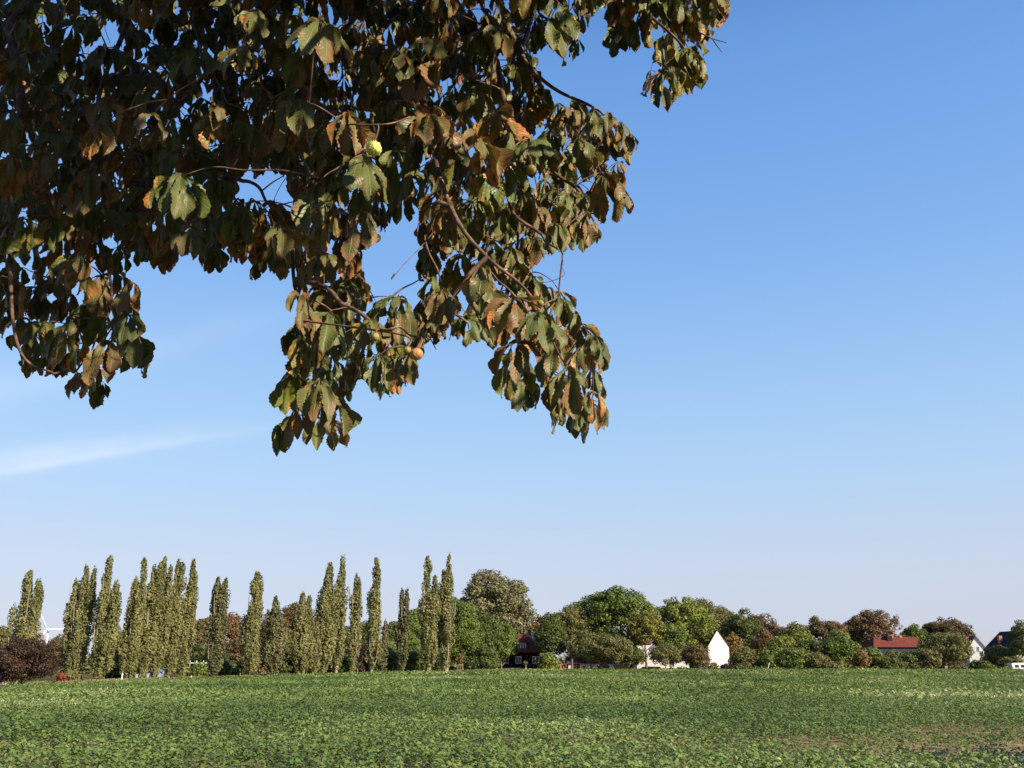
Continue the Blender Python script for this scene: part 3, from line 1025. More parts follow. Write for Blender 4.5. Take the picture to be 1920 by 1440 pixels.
# B: low house with dark roof, white wall, arched brown door
Y = 212.0
m = mpp(Y)
b = spot(1108, Y)
H = lambda py, px=1108: top_of(px, py, Y) - b[2]
t = empty('low_white_house', b, 'low white cottage with dark plum roof and arched brown door under the trees', 'house')
MB().box(-42 * m, 42 * m, 0, 7, -.2, H(1244)).build('wall', WHITE, t)
MB().add([(-46 * m, -.5, H(1244.5)), (46 * m, -.5, H(1244.5)), (46 * m, 7.5, H(1244.5)), (-46 * m, 7.5, H(1244.5)), (-44 * m, 3.5, H(1231)), (44 * m, 3.5, H(1231))],
         [(0, 1, 5, 4), (1, 2, 5), (2, 3, 4, 5), (3, 0, 4), (3, 2, 1, 0)]).build('roof', mottled('plum_roof', [(.07, .03, .05), (.11, .05, .07)], 1, .8), t)
arc = [(-1.0, -.1), (1.0, -.1)] + [(1.0 * math.cos(a), 1.35 + .55 * math.sin(a)) for a in np.linspace(0, math.pi, 9)]
MB().prism([(x - 29 * m, z) for x, z in arc], -.06, .05).build('door', DOORM, t)
for px in (1095, 1122, 1140):
    window(t, (px - 1108) * m, -.01, H(1255), 5 * m, H(1248) - H(1255), 2)

# C: grey-white house with dark window
Y = 216.0
m = mpp(Y)
b = spot(1232, Y)
H = lambda py, px=1232: top_of(px, py, Y) - b[2]
t = empty('grey_house', b, 'pale grey two storey house with tall dark window, half hidden by trees', 'house')
x0, x1 = (1194 - 1232) * m, (1222 - 1232) * m
MB().box(x0, x1, 0, 7, -.2, H(1207)).build('wall', GREYW, t)
MB().box(x1, (1292 - 1232) * m, .02, 6.4, -.2, H(1234)).build('wall', GREYW, t)
MB().add([(x0 - .4, -.4, H(1207)), (x1 + .4, -.4, H(1207)), (x1 + .4, 7.4, H(1207)), (x0 - .4, 7.4, H(1207)), ((x0 + x1) / 2, 0, H(1192)), ((x0 + x1) / 2, 7, H(1192))],
         [(0, 1, 4), (1, 2, 5, 4), (2, 3, 5), (3, 0, 4, 5), (3, 2, 1, 0)]).build('roof', BROWNTILE, t)
MB().box(x1 - .1, (1294 - 1232) * m, -.4, 6.8, H(1234) + .004, H(1232)).build('roof', DARKTILE, t)
window(t, (1204 - 1232) * m, -.01, H(1234), 7 * m, H(1221) - H(1234), 1, frame=DARKW, fw=.1)
window(t, (1260 - 1232) * m, 0, H(1250), 8 * m, H(1241) - H(1250), 2)
MB().box((1205 - 1232) * m, (1238 - 1232) * m, -.25, .0, -.1, H(1250)).build('plinth', DARKW, t)

# D: the white gable
Y = 218.0
m = mpp(Y)
b = spot(1349, Y)
H = lambda py, px=1349: top_of(px, py, Y) - b[2]
t = empty('white_gable_house', b, 'tall house end with a blank brilliant white pointed gable wall', 'house')
hw = 19.5 * m
ze, za = H(1212.5), H(1182)
# the gable fronts the field and is turned a little to the sun
MB().prism([(-hw, -.2), (hw, -.2), (hw, ze), (0, za), (-hw, ze)], 0, 12).build('wall', WHITE, t)
rm = MB()
for s in (-1, 1):
    sl_ = (za - ze) / hw
    x_o = hw + .25
    P4 = [(0, za + .03), (s * x_o, za + .03 - sl_ * x_o), (s * x_o, za + .20 - sl_ * x_o), (0, za + .20)]
    rm.prism(P4 if s > 0 else P4[::-1], -.10, 12.3)
rm.build('roof', BROWNTILE, t)
MB().box(-hw - 1.0, -hw + .0, 3.5, 6, -.2, H(1214)).build('annex', WHITE, t)
MB().box(-hw - .02, -hw + .06, -.09, -.005, -.1, ze).build('downpipe', GREYW, t)
MB().box(-hw, hw, -.06, -.002, -.1, .75).build('plinth', GREYW, t)
MB().box(3.2, 3.9, 6, 6.8, za - 4, za - 1.5).build('chimney', TERRA, t)

# E: long barn, red roof
Y = 226.0
m = mpp(Y)
b = spot(1690, Y)
H = lambda py, px=1690: top_of(px, py, Y) - b[2]
t = empty('long_barn', b, 'long blue grey barn with wide red tiled roof behind bushes', 'barn')
MB().box(-46 * m, 48 * m, 0, 10, -.2, H(1213)).build('wall', BLUEW, t)
ridge, eave = H(1193), H(1213.5)
roof = MB().add([(-50 * m, -.5, eave), (52 * m, -.5, eave), (52 * m, 10.5, eave), (-50 * m, 10.5, eave), (-31 * m, 5, ridge), (50 * m, 5, ridge)],
                [(0, 1, 5, 4), (1, 2, 5), (2, 3, 4, 5), (3, 0, 4), (3, 2, 1, 0)]).build('roof', REDTILE, t)
MB().box(1 * m - .6, 1 * m + .6, 4.4, 5.4, ridge - 1, H(1189.5)).build('chimney', TERRA, roof)
MB().box(-12 * m, -3 * m, 2.6, 4.9, ridge - 1.3, ridge + .25).build('dormer', DARKTILE, roof)
MB().box(18 * m, 18 * m + .7, 4.6, 5.4, ridge - .8, H(1191)).build('chimney', TERRA, roof)
window(t, (1672 - 1690) * m, -.01, H(1222), 4 * m, .8, 2, frame=BLUEW)

# F: small white gable on the right
Y = 232.0
m = mpp(Y)
b = spot(1836, Y)
H = lambda py, px=1836: top_of(px, py, Y) - b[2]
t = empty('small_gable_house', b, 'white gabled house with brown roof and orange verge at the far right', 'house', rz=R(-14))
hw = 15 * m
ze, za = H(1216), H(1194)
MB().prism([(-hw, -.2), (hw, -.2), (hw, ze), (0, za), (-hw, ze)], 0, 12).build('wall', WHITE, t)
rm = MB()
sl_ = (za - ze) / hw
for s in (-1, 1):
    x_o = hw + .5
    P4 = [(0, za + .03), (s * x_o, za + .03 - sl_ * x_o), (s * x_o, za + .30 - sl_ * x_o), (0, za + .30)]
    rm.prism(P4 if s > 0 else P4[::-1], -.2, 12.4)
rm.build('roof', BROWNTILE, t)
vm = MB()
P4 = [(0, za - .14), (hw + .45, za - .14 - sl_ * (hw + .45)), (hw + .45, za + .02 - sl_ * (hw + .45)), (0, za + .02)]
vm.prism(P4, -.25, -.05)
vm.build('verge', TERRA, t)
window(t, 2.0 * m, -.01, H(1222), 3.5 * m, H(1213) - H(1222), 2)
window(t, 7.0 * m, -.01, H(1229), 5 * m, H(1221) - H(1229), 2)
MB().box(-10 * m, -10 * m + .8, 4, 4.8, ze, H(1193)).build('chimney', TERRA, t)

# G: dark roof at the right edge
Y = 236.0
m = mpp(Y)
b = spot(1925, Y)
H = lambda py, px=1925: top_of(px, py, Y) - b[2]
t = empty('dark_roof_house', b, 'house with steep dark roof and brick chimney cut by the right edge', 'house')
MB().box(-40 * m, 40 * m, .5, 10, -.2, H(1224)).build('wall', GREYW, t)
MB().prism([(-48 * m, H(1225)), (48 * m, H(1225)), (0, H(1182))], 0, 10.5).build('roof', DARKTILE, t)
MB().box(-26 * m, -20 * m, 4.6, 5.5, H(1210), H(1191)).build('chimney', TERRA, t)
window(t, -14 * m, .49, H(1240), 7 * m, 1.3, 2)

# red roofed shed at the far left edge
Y = 96.0
m = mpp(Y)
b = spot(-16, Y)
H = lambda py, px=-16: top_of(px, py, Y) - b[2]
t = empty('garden_shed', b, 'red roofed shed with pale pink wall peeping in at the left edge', 'shed')
MB().box(-26 * m, 25 * m, 0, 4, -.2, H(1250)).build('wall', mottled('pink_wall', [(.5, .34, .28), (.62, .44, .36)], 2, .8), t)
MB().add([(-28 * m, -.3, H(1252)), (22 * m, -.3, H(1252)), (22 * m, 4.3, H(1252)), (-28 * m, 4.3, H(1252)), (-24 * m, 2, H(1240)), (19 * m, 2, H(1240))],
         [(0, 1, 5, 4), (1, 2, 5), (2, 3, 4, 5), (3, 0, 4), (3, 2, 1, 0)]).build('roof', REDTILE, t)

# terracotta garden walls by the field edge
for i, (p0, p1, Y, tp, lb) in enumerate([(1050, 1064, 199, 1246, 'short orange garden wall left of the arched door'),
                                         (1152, 1176, 199, 1247, 'orange garden wall between the low cottage and the grey house'),
                                         (1771, 1784, 200, 1250, 'small orange brick wall at the foot of the olive willow')]):
    b = spot((p0 + p1) / 2, Y)
    m = mpp(Y)
    hw = (p1 - p0) / 2 * m
    t = empty('garden_wall', b, lb, 'wall')
    h = top_of(p0, tp, Y) - b[2]
    MB().box(-hw, hw, 0, .25, -.1, h).build('masonry', TERRA, t)
    MB().box(-hw - .05, hw + .05, -.05, .3, h + .002, h + .1).build('coping', mottled('coping_stone', [(.4, .3, .22), (.5, .4, .3)], 3, .9), t)

# ------------------------------------------------------------------ small roadside things
for px, Y, tp, rad, mt, lb in [(232, 93, 1262, .07, WFRAME, 'tall white marker post standing on the grassy bank'),
                               (242, 96, 1272, .05, WOOD, 'short grey post just right of the tall white one'),
                               (361, 107, 1267, .05, WFRAME, 'pale post left of the twin topped poplar'),
                               (452, 118, 1262, .05, WOOD, 'wooden post left of the thin necked poplar'),
                               (571, 126, 1256, .06, WOOD, 'wooden post right of the stout poplar'),
                               (671, 137, 1254, .06, WOOD, 'wooden post right of the slim even poplar'),
                               (380, 109, 1272, .05, WOOD, 'short wooden post close by the twin topped poplar'),
                               (516, 121, 1262, .05, WOOD, 'wooden post right of the spindly poplar')]:
    b = spot(px, Y)
    h = top_of(px, tp, Y) - b[2]
    mb = MB()
    mb.tube([(0, 0, -.1), (0, 0, h * .5), (0, 0, h - .05), (0, 0, h)], [rad, rad, rad * .95, rad * .6], 8)
    o = mb.build('post', mt, None, True)
    o.location = b
    tag(o, lb, 'post', 'posts along the field edge')

# boulders / concrete lumps on the bank
for px, Y, w_, h_, mt, lb in [(184, 89.5, 12, 5, GREYW, 'flat pale concrete lump lying on the bank'),
                              (172, 91, 7, 5, PBARK, 'small tan stone left of the flat pale lump'),
                              (150, 88, 6, 3, PBARK, 'low tan stone below the round olive shrub'),
                              (250, 97, 14, 6, PBARK, 'heap of pale earth and chippings below the five topped clump'),
                              (310, 104, 8, 4, PBARK, 'small pile of pale chippings right of the parked car')]:
    b = spot(px, Y)
    m = mpp(Y)
    r = np.random.default_rng(int(px))
    import bmesh
    bm = bmesh.new()
    bmesh.ops.create_icosphere(bm, subdivisions=3, radius=1)
    for v in bm.verts:
        c = v.co.copy()
        k = 1 + .16 * math.sin(c.x * 4 + px) * math.cos(c.y * 5 + c.z * 3) + .08 * math.sin(c.z * 9 + c.x * 7)
        v.co = Vector((c.x * w_ / 2 * m * k, c.y * .4 * k, max(-.05, c.z * h_ * m * k)))
    me = bpy.data.meshes.new('boulder')
    bm.to_mesh(me)
    bm.free()
    me.materials.append(mt)
    o = bpy.data.objects.new('boulder', me)
    COL.objects.link(o)
    o.location = b
    tag(o, lb, 'stone')


# staked young trees
def young(px, Y, top, hw, mat, label, frame):
    SEED[0] += 1
    b = spot(px, Y)
    m = mpp(Y)
    h = top_of(px, top, Y) - b[2]
    t = empty('young_tree', b, label, 'tree', 'staked young trees at the field edge')
    tubes_mesh('trunk', [(np.array([[0, 0, -.1], [.03, 0, h * .5], [0, 0, h * .9]]), np.array([.06, .045, .015]))], PBARK, t)
    V, F, ti = crown_mesh(round_clumps(hw * m, hw * m, h * .45, h, SEED[0], 16, .34), .26, .5, SEED[0])
    mesh_np('crown', V, F, mat, t, attrs={'tint': ti})
    if frame:
        sh = h * .47
        mb = MB()
        for sx in (-.42, .42):
            st = MB().tube([(sx, 0, -.1), (sx, 0, sh * .5), (sx, 0, sh)], [.06, .06, .055], 8)
            st.build('stake', WOOD, t, True)
        MB().box(-.42, .42, -.11, -.062, sh - .28, sh - .16).build('crossbar', WOOD, t)
    else:
        MB().tube([(.2, 0, -.1), (.2, 0, h * .3), (.2, 0, h * .55)], [.05, .05, .045], 8).build('stake', WOOD, t, True)


young(863, 163, 1222, 10, F_ORANGE, 'orange leaved young tree held in a pale stake frame', True)
young(923, 196, 1234, 9, F_GREEN, 'green young tree in front of the very dark round bush', False)
young(985, 197, 1236, 5, F_OLIVE, 'thin young tree in front of the red roofed house', False)

# leaning stake at the right hand field edge
b = spot(1440, 199)
mb = MB().tube([(-.5, 0, -.1), (0, 0, 1.0), (.3, 0, 1.9)], [.07, .06, .05], 8)
o = mb.build('leaning_stake', WFRAME, None, True)
o.location = b
tag(o, 'pale leaning stake before the orange brown tree', 'stake')


# parked car, half hidden between the poplars
def car(px, Y, mat, label, rz):
    b = spot(px, Y)
    t = empty('parked_car', b, label, 'car', rz=rz)
    prof = [(-2.1, .35), (-2.12, .8), (-1.95, .92), (-1.3, 1.0), (-.75, 1.42), (.75, 1.45), (1.45, 1.0), (2.05, .9), (2.12, .55), (2.1, .35)]
    MB().prism([(x, z) for x, z in prof][::-1], -.82, .82).build('body', mat, t, False)
    g = MB()
    for s in (-1, 1):
        yy = .823 * s
        q = [(-1.15, 1.02), (-.68, 1.37), (-.05, 1.39), (-.05, 1.02)]
        q2 = [(.05, 1.02), (.05, 1.39), (.7, 1.40), (1.25, 1.02)]
        for p4 in (q, q2):
            g.prism(p4, min(yy, yy + .01 * s), max(yy, yy + .01 * s))
    g.build('side_window', GLASS, t)
    for x in (-1.3, 1.3):
        for s in (-1, 1):
            V = []
            mbw = MB()
            n = 16
            ring = [(x + .33 * math.cos(a), .33 + .33 * math.sin(a)) for a in np.linspace(0, 2 * math.pi, n, endpoint=False)]
            mbw.prism(ring, min(s * .68, s * .86), max(s * .68, s * .86))
            wh = mbw.build('wheel', RUBBER, t)
            ring = [(x + .2 * math.cos(a), .33 + .2 * math.sin(a)) for a in np.linspace(0, 2 * math.pi, n, endpoint=False)]
            MB().prism(ring, min(s * .861, s * .875), max(s * .861, s * .875)).build('rim', WFRAME, wh)
    for s in (-.55, .55):
        MB().box(2.06, 2.14, s - .16, s + .16, .62, .78).build('headlight', WFRAME, t)


RUBBER = mottled('rubber', [(.015, .015, .015), (.03, .03, .03)], 5, .8)
CARBLUE = mottled('pale_blue_car_paint', [(.28, .36, .48), (.30, .38, .50)], .5, .25, spec=.6)
car(292, 118, CARBLUE, 'pale blue car parked behind the poplar trunks', R(8))

# white trailer at the right edge
b = spot(1912, 203)
m = mpp(203)
t = empty('white_trailer', b, 'white boxy trailer standing beside the hedge at the right edge', 'trailer')
h = top_of(1912, 1243, 203) - b[2]
MB().prism([(-15 * m, .55), (15 * m, .55), (15 * m, h - .12), (14 * m, h), (-13.5 * m, h), (-15 * m, h - .2)], 0, 2.0).build('body', WHITE, t)
window(t, -6 * m, -.003, .95, 6 * m, .45, 1, frame=DARKW, fw=.05)
window(t, 5 * m, -.003, .95, 6 * m, .45, 1, frame=DARKW, fw=.05)
for s in (-.5, .5):
    ring = [(s + .3 * math.cos(a), .3 + .3 * math.sin(a)) for a in np.linspace(0, 2 * math.pi, 16, endpoint=False)]
    MB().prism(ring, -.05, .15).build('wheel', RUBBER, t)
MB().box(15 * m, 15 * m + 1.2, .95, 1.05, .45, .54).build('drawbar', DARKTILE, t)

# white paling fence glimpsed behind the twin-topped poplar
b = spot(368, 132)
t = empty('paling_fence', b, 'pale rail fence glimpsed in the dark gap left of the twin topped poplar', 'fence')
for i in range(5):
    MB().box(-1.9 + i * .95, -1.82 + i * .95, 0, .08, -.1, 2.6).build('fence_post', WFRAME, t)
for z in (1.0, 1.6, 2.2):
    MB().box(-2, 2, -.05, -.002, z, z + .1).build('rail', WFRAME, t)

# ------------------------------------------------------------------ wind turbine
Y = 1500.0
hub = at(89, 1180, Y)
gb = float(gz(hub[0], Y))
t = empty('wind_turbine', (hub[0], Y, gb), 'white three bladed wind turbine far off behind the poplars', 'wind turbine')
hz = hub[2] - gb
MB().tube([(0, 3, -1), (0, 3, hz * .5), (0, 3, hz - 1.6)], [2.2, 1.7, 1.2], 14).build('tower', TURB, t, True)
nc = MB()
nc.tube([(0, -2.2, hz), (0, -1.0, hz), (0, 2, hz), (0, 6.5, hz), (0, 8, hz)], [1.0, 1.6, 2.0, 1.9, 1.0], 12).build('nacelle', TURB, t, True)
MB().tube([(0, -2.0, hz), (0, -3.4, hz), (0, -4.6, hz), (0, -5.2, hz)], [1.5, 1.5, 1.0, .3], 12).build('hub', TURB, t, True)
BL = 30.0
for ang in (119, 1.5, 243):
    a = R(ang)
    d = np.array([math.cos(a), 0, math.sin(a)])
    sd = np.array([-math.sin(a), 0, math.cos(a)])
    rs = np.linspace(1.0, BL, 12)
    ch = np.interp(rs, [1, 5, 9, BL], [1.0, 1.7, 2.0, .5]) * .8
    tw = np.interp(rs, [1, BL], [.5, .05])
    V, F = [], []
    for q, c, w2 in zip(rs, ch, tw):
        for k in range(8):
            th = k * math.pi / 4
            lx, ly = c * math.cos(th), c * .22 * math.sin(th)
            pos = np.array([0, -3.2, hz]) + d * q + sd * (lx * math.cos(w2)) + np.array([0, 1, 0]) * (ly + lx * math.sin(w2))
            V.append(pos)
    for i in range(11):
        for k in range(8):
            F.append((i * 8 + k, i * 8 + (k + 1) % 8, (i + 1) * 8 + (k + 1) % 8, (i + 1) * 8 + k))
    F.append(tuple(range(8))[::-1])
    F.append(tuple(88 + k for k in range(8)))
    mesh_py('blade', V, F, TURB, t, True)

#CHESTNUT#
NCROWN = 12000
# ------------------------------------------------------------------ the horse chestnut overhead
def leaf_material():
    m, n, l, p = new_mat('chestnut_leaf')

    def M(op, a, b=None, c=None, clamp=False):
        x = n.new('ShaderNodeMath')
        x.operation = op
        x.use_clamp = clamp
        for i, v in enumerate((a, b, c)):
            if v is None:
                continue
            if isinstance(v, (int, float)):
                x.inputs[i].default_value = v
            else:
                l(v, x.inputs[i])
        return x.outputs[0]

    def step(v, a, b):
        x = n.new('ShaderNodeMapRange')
        x.interpolation_type = 'SMOOTHSTEP'
        l(v, x.inputs[0])
        x.inputs[1].default_value = a
        x.inputs[2].default_value = b
        return x.outputs[0]

    def mix(f, a, b):
        x = n.new('ShaderNodeMix')
        x.data_type = 'RGBA'
        l(f, x.inputs[0])
        for i, c in ((6, a), (7, b)):
            if isinstance(c, tuple):
                x.inputs[i].default_value = (*c, 1)
            else:
                l(c, x.inputs[i])
        return x.outputs[2]

    uv = n.new('ShaderNodeUVMap')
    uv.uv_map = 'UVMap'
    sp = n.new('ShaderNodeSeparateXYZ')
    l(uv.outputs[0], sp.inputs[0])
    u, v = sp.outputs[0], sp.outputs[1]           # u -1..1 across, v 0..1 along
    au = M('ABSOLUTE', u)
    ti = n.new('ShaderNodeAttribute')
    ti.attribute_name = 'tint'
    sd = n.new('ShaderNodeAttribute')
    sd.attribute_name = 'seed'
    t, s = ti.outputs['Fac'], sd.outputs['Fac']
    # side veins run forward and outward
    ph = M('SUBTRACT', M('MULTIPLY', v, 15.0), M('MULTIPLY', au, 2.6))
    fr = M('ABSOLUTE', M('SUBTRACT', M('FRACT', ph), 0.5))          # .5 on the vein
    side = step(fr, .36, .5)
    mid = step(au, .07, .02)
    vein = M('MAXIMUM', side, mid)
    # blotches, long along the veins
    cb = n.new('ShaderNodeCombineXYZ')
    l(M('MULTIPLY', u, 1.5), cb.inputs[0])
    l(M('MULTIPLY', ph, .30), cb.inputs[1])
    l(M('MULTIPLY', s, 57.0), cb.inputs[2])
    nz = n.new('ShaderNodeTexNoise')
    nz.inputs['Scale'].default_value = 1.5
    nz.inputs['Detail'].default_value = 4
    nz.inputs['Roughness'].default_value = .6
    l(cb.outputs[0], nz.inputs[0])
    edge = M('MULTIPLY', M('POWER', au, 3.0), .10)
    tipb = M('MULTIPLY', M('POWER', v, 3.0), .08)
    val = M('ADD', M('ADD', M('ADD', nz.outputs[0], edge), tipb), M('MULTIPLY', M('SUBTRACT', t, .55), .30))
    blot = step(val, .575, .605)
    core = step(val, .63, .76)
    nz2 = n.new('ShaderNodeTexNoise')
    nz2.inputs['Scale'].default_value = 9
    nz2.inputs['Detail'].default_value = 4
    l(cb.outputs[0], nz2.inputs[0])
    green = mix(M('MULTIPLY_ADD', nz2.outputs[0], 1.0, M('MULTIPLY', M('SUBTRACT', s, .5), .6)), (.022, .042, .008), (.18, .205, .035))
    green = mix(M('MULTIPLY', vein, .45), green, (.22, .23, .07))
    brown = mix(nz2.outputs[0], (.22, .078, .018), (.58, .27, .075))
    brown = mix(core, brown, (.44, .17, .05))
    brown = mix(M('MULTIPLY', vein, .35), brown, (.17, .08, .035))
    col = mix(blot, green, brown)
    # paler, yellower underside
    gm = n.new('ShaderNodeNewGeometry')
    under = mix(blot, (.095, .115, .034), (.19, .09, .036))
    under = mix(M('MULTIPLY', vein, .6), under, (.26, .27, .11))
    col = mix(gm.outputs['Backfacing'], col, under)
    l(col, p.inputs['Base Color'])
    p.inputs['Roughness'].default_value = .38
    p.inputs['Specular IOR Level'].default_value = .3
    bp = n.new('ShaderNodeBump')
    bp.inputs['Strength'].default_value = .6
    bp.inputs['Distance'].default_value = .004
    l(M('SUBTRACT', M('MULTIPLY', nz2.outputs[0], .4), M('MULTIPLY', vein, .8)), bp.inputs['Height'])
    l(bp.outputs[0], p.inputs['Normal'])
    tr = n.new('ShaderNodeBsdfTranslucent')
    l(col, tr.inputs[0])
    ms = n.new('ShaderNodeMixShader')
    ms.inputs[0].default_value = .08
    l(p.outputs[0], ms.inputs[1])
    l(tr.outputs[0], ms.inputs[2])
    l(ms.outputs[0], n['Material Output'].inputs[0])
    return m


LEAFM = leaf_material()
TWIGM = mottled('reddish_twig', [(.05, .03, .022), (.12, .07, .05), (.26, .16, .12)], 30, .7, .3)
DOWN = np.array([0, 0, -1.0])


def unit(a):
    return a / (np.linalg.norm(a, axis=-1, keepdims=True) + 1e-9)


def leaflet(hub, d0, n0, Lm, W, droop, r, nv, nu, fine):
    """one serrated, ribbed, drooping leaflet; returns verts (nv*nu,3), uv"""
    v = np.linspace(0, 1, nv)
    u = np.linspace(-1, 1, nu)
    d = d0.copy()
    b = unit(np.cross(n0, d0))
    tw = r.normal() * .5
    C_ = [hub.copy()]
    D = [d]
    for i in range(1, nv):
        d = unit(d + DOWN * droop / nv * 1.6 + (b * r.normal() * .05 if fine else 0))
        C_.append(C_[-1] + d * Lm / (nv - 1))
        D.append(d)
    C_ = np.array(C_)
    D = np.array(D)
    B = b[None, :] - (D @ b)[:, None] * D
    B = unit(B)
    Nn = np.cross(D, B)
    ang = tw * v
    B, Nn = B * np.cos(ang)[:, None] + Nn * np.sin(ang)[:, None], Nn * np.cos(ang)[:, None] - B * np.sin(ang)[:, None]
    prof = np.sin(np.pi * np.clip(v, 0, 1) ** 1.75) ** .85
    prof = np.maximum(prof, np.where(v > .9, .12 * (1 - v) / .1, 0)) + .02
    wid = W * .5 * prof
    fold = r.uniform(.1, .55)
    curl = r.normal() * .5
    X = u[None, :] * wid[:, None]
    Z = np.abs(X) * fold + (X ** 2 / W) * curl * 2.2
    if fine:
        saw = 1 + .16 * ((np.arange(nv) % 2) - .5)[:, None] * (np.abs(u) > .9)[None, :]
        ragg = 1 - .22 * np.clip(np.interp(v * 9, np.arange(10), r.normal(size=10)), 0, 1)[:, None] * (u > .4)[None, :] \
            - .22 * np.clip(np.interp(v * 9, np.arange(10), r.normal(size=10)), 0, 1)[:, None] * (u < -.4)[None, :]
        X = X * saw * ragg
        Z = Z + -.034 * W * np.sin(2 * np.pi * (v[:, None] * 15 - np.abs(u)[None, :] * 2.6)) * (np.abs(u)[None, :] > .1)
        e1 = r.uniform(0, 6, 2)
        Z = Z + W * .16 * np.sin(v * r.uniform(5, 11) + e1[0])[:, None] * (u[None, :] ** 2) * np.sign(u)[None, :] + W * .10 * np.sin(v * r.uniform(8, 14) + e1[1])[:, None] * u[None, :] ** 2
    V = C_[:, None, :] + B[:, None, :] * X[..., None] + Nn[:, None, :] * Z[..., None]
    UV = np.stack(np.broadcast_arrays(u[None, :], v[:, None]), -1)
    return V.reshape(-1, 3), UV.reshape(-1, 2)


def grid_faces(nv, nu):
    i, j = np.meshgrid(np.arange(nv - 1), np.arange(nu - 1), indexing='ij')
    b = (i * nu + j).ravel()
    return np.stack([b, b + 1, b + nu + 1, b + nu], -1)


def compound(hub, az, size, r, fine=True, pitch=None, k=None):
    """palmate leaf of five to seven leaflets hanging from its stalk end"""
    nv, nu = (27, 7) if fine else (5, 3)
    p = np.array([math.cos(az), math.sin(az), r.uniform(-1.1, -.1) if pitch is None else pitch])
    p = unit(p)
    side = unit(np.cross(p, np.array([0, 0, 1.0])))
    n0 = unit(np.cross(side, p))
    if n0[2] < 0:
        n0 = -n0
    k = k or int(r.choice([5, 6, 7, 7]))
    fan = np.linspace(-1, 1, k) * R(r.uniform(85, 125))
    VV, UU, TT, SS_ = [], [], [], []
    lt = r.random()
    droop = r.uniform(1.2, 3.6)
    for a in fan:
        q = abs(a) / R(125)
        Lm = size * (1 - .45 * q ** 1.5) * r.uniform(.88, 1.1)
        if r.random() < .06:
            continue
        d0 = unit(p * math.cos(a) + side * math.sin(a) + n0 * r.normal() * .12)
        V, UV = leaflet(hub, d0, n0, Lm, Lm * r.uniform(.27, .37), droop * r.uniform(.8, 1.2), r, nv, nu, fine)
        VV.append(V)
        UU.append(UV)
        TT.append(np.full(len(V), np.clip(.65 * lt + .35 * r.random() + .0, 0, 1)))
        SS_.append(np.full(len(V), r.random()))
    return VV, UU, TT, SS_, (nv, nu)


def proj(P):
    """photo pixel of world points"""
    Q = P - np.array([0, 0, EYE])
    c, s = math.cos(PITCH), math.sin(PITCH)
    dep = Q[:, 1] * c + Q[:, 2] * s
    up = -Q[:, 1] * s + Q[:, 2] * c
    dep = np.maximum(dep, 1e-3)
    return np.stack([960 + FPX * Q[:, 0] / dep, 720 - FPX * up / dep], -1)


def inpoly(P, poly):
    x, y = P[:, 0], P[:, 1]
    c = np.zeros(len(P), bool)
    n = len(poly)
    for i in range(n):
        x1, y1 = poly[i]
        x2, y2 = poly[(i + 1) % n]
        if y1 == y2:
            continue
        h = (y1 > y) != (y2 > y)
        c ^= h & (x < (x2 - x1) * (y - y1) / (y2 - y1) + x1)
    return c


SIL = [(-160, -200), (-160, 600), (0, 622), (20, 640), (28, 708), (70, 718), (105, 695), (122, 720), (122, 785), (150, 785), (165, 758), (200, 762),
       (215, 705), (243, 698), (290, 692), (268, 645), (298, 640), (262, 598), (278, 588), (262, 530), (236, 492), (270, 490), (312, 518), (342, 514),
       (345, 488), (385, 522), (412, 522), (425, 490), (480, 522), (530, 524), (545, 510), (556, 560), (516, 562), (530, 602), (528, 650), (545, 690),
       (505, 722), (508, 752), (540, 772), (498, 808), (504, 868), (540, 830), (570, 836), (605, 832), (642, 855), (662, 820), (652, 742), (668, 705),
       (690, 742), (730, 750), (760, 750), (781, 720), (772, 690), (800, 668), (806, 640), (850, 656), (905, 650), (930, 655), (932, 700), (914, 735),
       (950, 748), (978, 797), (1003, 760), (1022, 775), (1040, 800), (1045, 832), (1110, 834), (1132, 800), (1167, 822), (1144, 760), (1132, 705),
       (1112, 690), (1152, 682), (1152, 640), (1112, 602), (1092, 555), (1058, 540), (1000, 528), (1032, 512), (975, 478), (1045, 494), (1065, 470),
       (1122, 472), (1135, 440), (1155, 400), (1192, 380), (1165, 352), (1197, 340), (1165, 300), (1198, 292), (1200, 250), (1150, 205), (1105, 182),
       (1045, 195), (1046, 150), (1000, 122), (1030, 85), (1062, 118), (1102, 112), (1098, 88), (1075, 62), (1112, 55), (1110, 30), (1135, 60), (1140, 102),
       (1165, 95), (1192, 98), (1222, 70), (1230, 110), (1204, 150), (1205, 195), (1240, 203), (1290, 192), (1312, 182), (1336, 162), (1322, 118),
       (1332, 95), (1325, 70), (1355, 60), (1384, 52), (1368, 8), (1352, -200)]
HOLES = [[(440, 345), (480, 325), (512, 320), (545, 362), (550, 400), (520, 372), (485, 372), (455, 375)],
         [(702, 462), (738, 412), (775, 408), (782, 440), (792, 470), (782, 512), (800, 545), (760, 550), (720, 546), (694, 560), (690, 500)],
         [(196, 60), (225, 55), (222, 90), (200, 92)], [(178, 140), (192, 138), (188, 160)], [(205, 112), (222, 108), (214, 128)],
         [(252, 92), (276, 92), (276, 112), (256, 108)], [(640, 375), (668, 380), (664, 400), (645, 402)]]


def inside(Q):
    k = inpoly(Q, SIL)
    for h in HOLES:
        k &= ~inpoly(Q, h)
    return k


tree_o = empty('horse_chestnut_tree', (-5.4, .2, float(gz(-5.4, .2))), 'horse chestnut overhead with browning leaves and spiky husks hanging into the view', 'tree')
TB = np.array([-5.4, .2, float(gz(-5.4, .2))])


def local(P):
    return np.asarray(P, float) - TB


def PX(px, py, Y):
    return at(px, py, Y)


